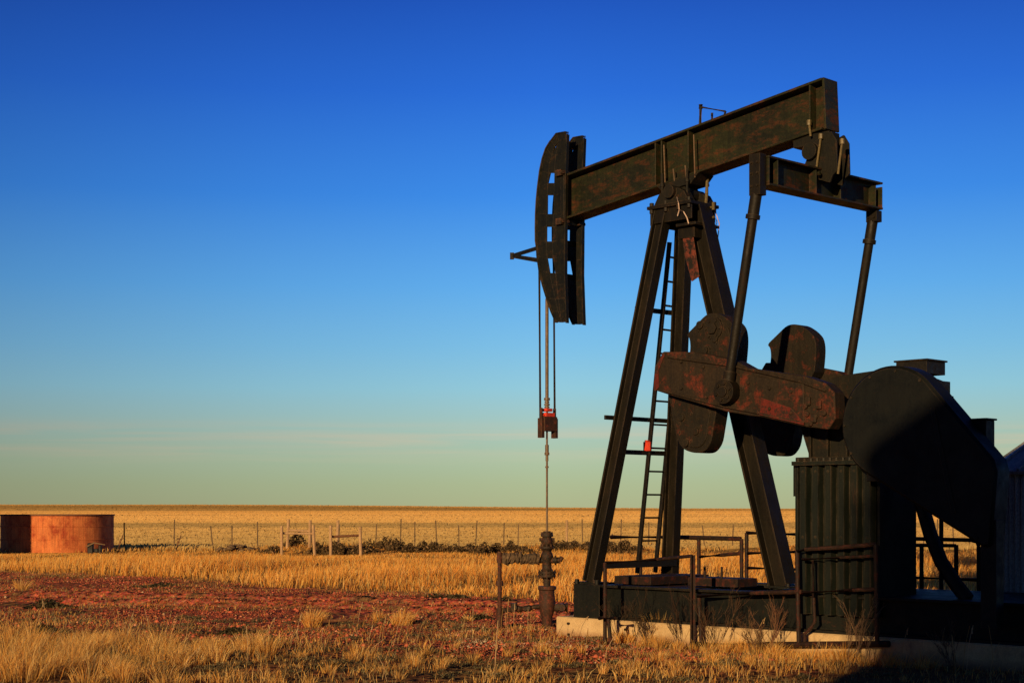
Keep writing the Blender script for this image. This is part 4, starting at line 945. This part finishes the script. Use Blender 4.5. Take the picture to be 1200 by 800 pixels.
# ------------------------------------------------------------------ rusty tank
TX, TY, TR = (67.5-600)*62/F, 62, 2.1
tk = tag(empty('rusty_tank', (TX, TY, 0)), 'low round rusty orange steel tank at the left edge of the field', 'tank')
zt = EYE+(HZ-604)*60/F
bm = B(); lathe(bm, [(TR-.03,-.1),(TR,-.1),(TR,.45),(TR+.015,.46),(TR+.015,.49),(TR,.5),(TR,.95),(TR+.015,.96),(TR+.015,.99),(TR,1.0),(TR,zt),(TR-.03,zt),(TR-.03,zt-.15),(.001,zt-.12)], n=72)
bmesh.ops.delete(bm, geom=[f for f in bm.faces if len(f.verts) > 4], context='FACES_ONLY')
obj('wall', bm, M['tank'], tk, smooth=True)
bm = B(); lathe(bm, [(TR-.045,zt),(TR+.05,zt),(TR+.05,zt+.05),(TR-.045,zt+.05),(TR-.045,zt)], n=72)
bmesh.ops.delete(bm, geom=[f for f in bm.faces if len(f.verts) > 4], context='FACES_ONLY'); obj('rim', bm, M['tankdark'], tk)
# scrap at its foot
sp = tag(empty('scrap_pile', (W(112,0,58.4).x, 58.4, 0)), 'small heap of dark scrap with a pale board at the foot of the tank', 'scrap')
bm = B(); box(bm, (-.28,-.1,0), (-.08,.1,.40)); box(bm, (.12,-.1,0), (.22,.1,.32)); box(bm, (-.05,-.06,.05), (.1,.1,.2)); objs('block', bm, M['black'], sp, .02)
bm = B(); bar(bm, (-.30,-.14,.26), (0,-.14,.42), rect(.03,.05)); bar(bm, (.02,-.14,.40), (.38,-.14,.34), rect(.03,.035)); objs('board', bm, M['post'], sp)

# ------------------------------------------------------------------ corrugated bin at the right edge
bx_, by_, br_ = 6.87, 18.8, 1.25
bn = tag(empty('corrugated_bin', (bx_, by_, 0)), 'round grey corrugated bin with a conical roof at the right edge', 'bin')
bm = B(); lathe(bm, [(br_,-.1),(br_,2.03)], n=480, fr=lambda a: 1+.012*math.sin(a*80)); obj('wall', bm, M['galv'], bn, smooth=False)
bm = B(); lathe(bm, [(br_+.07,2.00),(br_+.08,2.035),(.15,2.035+.86),(.001,2.035+.88)], n=48)
for i in range(16):
    a = i*math.pi/8+.1; bar(bm, ((br_+.08)*math.cos(a),(br_+.08)*math.sin(a),2.05), (.15*math.cos(a),.15*math.sin(a),2.90), rect(.03,.025))
obj('roof', bm, M['galv'], bn, smooth=False)

# ------------------------------------------------------------------ unseen tanks added outside the frame to throw the shadows
def bigtank(name, X, Y, r_, h, rise, label):
    g = tag(empty(name, (X, Y, 0)), label, 'tank')
    bm = B(); lathe(bm, [(r_,-.1),(r_,h*.33),(r_+.02,h*.335),(r_,h*.34),(r_,h*.66),(r_+.02,h*.665),(r_,h*.67),(r_,h)], n=64); obj('wall', bm, M['tankdark'], g, smooth=True)
    bm = B(); lathe(bm, [(r_+.06,h-.02),(r_+.06,h+.02),(.3,h+rise-.05),(.001,h+rise)], n=64); obj('roof', bm, M['galv'], g, smooth=True)
    bm = B(); tube(bm, (-r_-.5,-.2,0), (-r_-.5,-.2,h), .03); tube(bm, (-r_-.5,.2,0), (-r_-.5,.2,h), .03)
    for i in range(int(h/.3)): tube(bm, (-r_-.5,-.2,.3+i*.3), (-r_-.5,.2,.3+i*.3), .015, 6)
    for z in (h*.5, h-.1): tube(bm, (-r_-.5,-.2,z), (-r_+.05,-.2,z), .02, 6); tube(bm, (-r_-.5,.2,z), (-r_+.05,.2,z), .02, 6)
    obj('ladder', bm, M['tankdark'], g)
SUN_AZ, SUN_EL = R(23), R(11)
sn, cs_ = math.sin(SUN_AZ), math.cos(SUN_AZ)
bigtank('shadow_tank', 3.84-26.8*sn+3.6*cs_, 17.2-26.8*cs_-3.6*sn, 3.6, 7.25, 2.0, 'unseen tall tank with a conical roof, added behind the viewpoint to cast shade')
bigtank('shadow_tank', -17.75-10*sn-1.9*cs_, 60.2-10*cs_+1.9*sn, 1.9, 3.4, .4, 'unseen tank added left of the low rusty tank to shade its left part')

# ------------------------------------------------------------------ light, sky, camera
wd_ = bpy.data.worlds.new('World'); SC.world = wd_; wd_.use_nodes = True; nt = wd_.node_tree
bg = nt.nodes['Background']; sky = nd(nt, 'ShaderNodeTexSky', sky_type='NISHITA'); sky.sun_disc = False; sky.sun_elevation = SUN_EL; sky.sun_rotation = math.pi+SUN_AZ; sky.altitude = 1500; sky.dust_density = .6
tc = nd(nt, 'ShaderNodeTexCoord').outputs['Generated']; sx = nd(nt, 'ShaderNodeSeparateXYZ'); nt.links.new(tc, sx.inputs[0])
def lin(c): return tuple((v_/255/12.92 if v_/255 <= .04045 else ((v_/255+.055)/1.055)**2.4) for v_ in c)
stops = [(0.0, (172,178,136)), (.016, (172,186,146)), (.032, (172,194,164)), (.052, (166,199,190)), (.075, (146,202,220)), (.10, (124,192,232)), (.136, (96,175,240)), (.19, (58,141,236)), (.25, (36,108,218)), (.31, (23,80,186)), (.42, (10,44,120)), (1.0, (5,16,52))]
grad = ramp(nt, sx.outputs[2], [(p, lin(c)) for p, c in stops])
cl_ = noise(nt, mapping(nt, tc, (4,4,110)), 1.3, 6, .6, .5)
band = ramp(nt, sx.outputs[2], [(.026,(0,0,0)), (.042,(.9,.9,.9)), (.056,(0,0,0))])
cm = mixc(nt, 1, ramp(nt, cl_.outputs[0], [(.40,(0,0,0)), (.62,(.6,.6,.6))]), band, 'MULTIPLY')
grad = mixc(nt, cm, grad, lin((214,196,168)))
# vignette put into the sky, strongest on the left
side = ramp(nt, math_(nt, 'ADD', sx.outputs[0], .5), [(.17, (.62,.60,.62)), (.36, (.84,.84,.86)), (.52, (1,1,1)), (.8, (.93,.93,.93))])
grad = mixc(nt, 1, grad, side, 'MULTIPLY')
back_ = ramp(nt, math_(nt, 'ADD', math_(nt, 'MULTIPLY', sx.outputs[1], .5), .5), [(.35, (.42,.42,.44)), (.85, (1,1,1))]); grad = mixc(nt, 1, grad, back_, 'MULTIPLY')  # rear sky dimmed to weaken ambient light, though the sun stands there
k = nd(nt, 'ShaderNodeVectorMath', operation='SCALE'); nt.links.new(grad, k.inputs[0]); k.inputs['Scale'].default_value = 10
wc = mixc(nt, .97, sky.outputs[0], k.outputs[0]); nt.links.new(wc, bg.inputs[0]); bg.inputs[1].default_value = .1
sl = bpy.data.lights.new('sun', 'SUN'); sl.energy = 5.0; sl.angle = R(.5); sl.color = (1, .68, .35); so = bpy.data.objects.new('sun', sl); COL.objects.link(so)
dirv = Vector((math.sin(SUN_AZ)*math.cos(SUN_EL), math.cos(SUN_AZ)*math.cos(SUN_EL), -math.sin(SUN_EL))); so.rotation_euler = dirv.to_track_quat('-Z', 'Y').to_euler(); so.location = (-20,-40,30)
cd = bpy.data.cameras.new('camera'); cam = bpy.data.objects.new('camera', cd); COL.objects.link(cam); cam.location = (0,0,EYE); cam.rotation_euler = (R(90),0,0)
cd.lens = F/1200*36; cd.sensor_width = 36; cd.shift_y = (HZ-400)/1200; cd.clip_end = 20000; cd.clip_start = .1; SC.camera = cam
SC.view_settings.view_transform = 'Standard'; SC.view_settings.look = 'None'; SC.view_settings.exposure = 0; SC.view_settings.gamma = 1
SC.render.engine = 'CYCLES'; SC.cycles.use_denoising = True; SC.cycles.max_bounces = 6
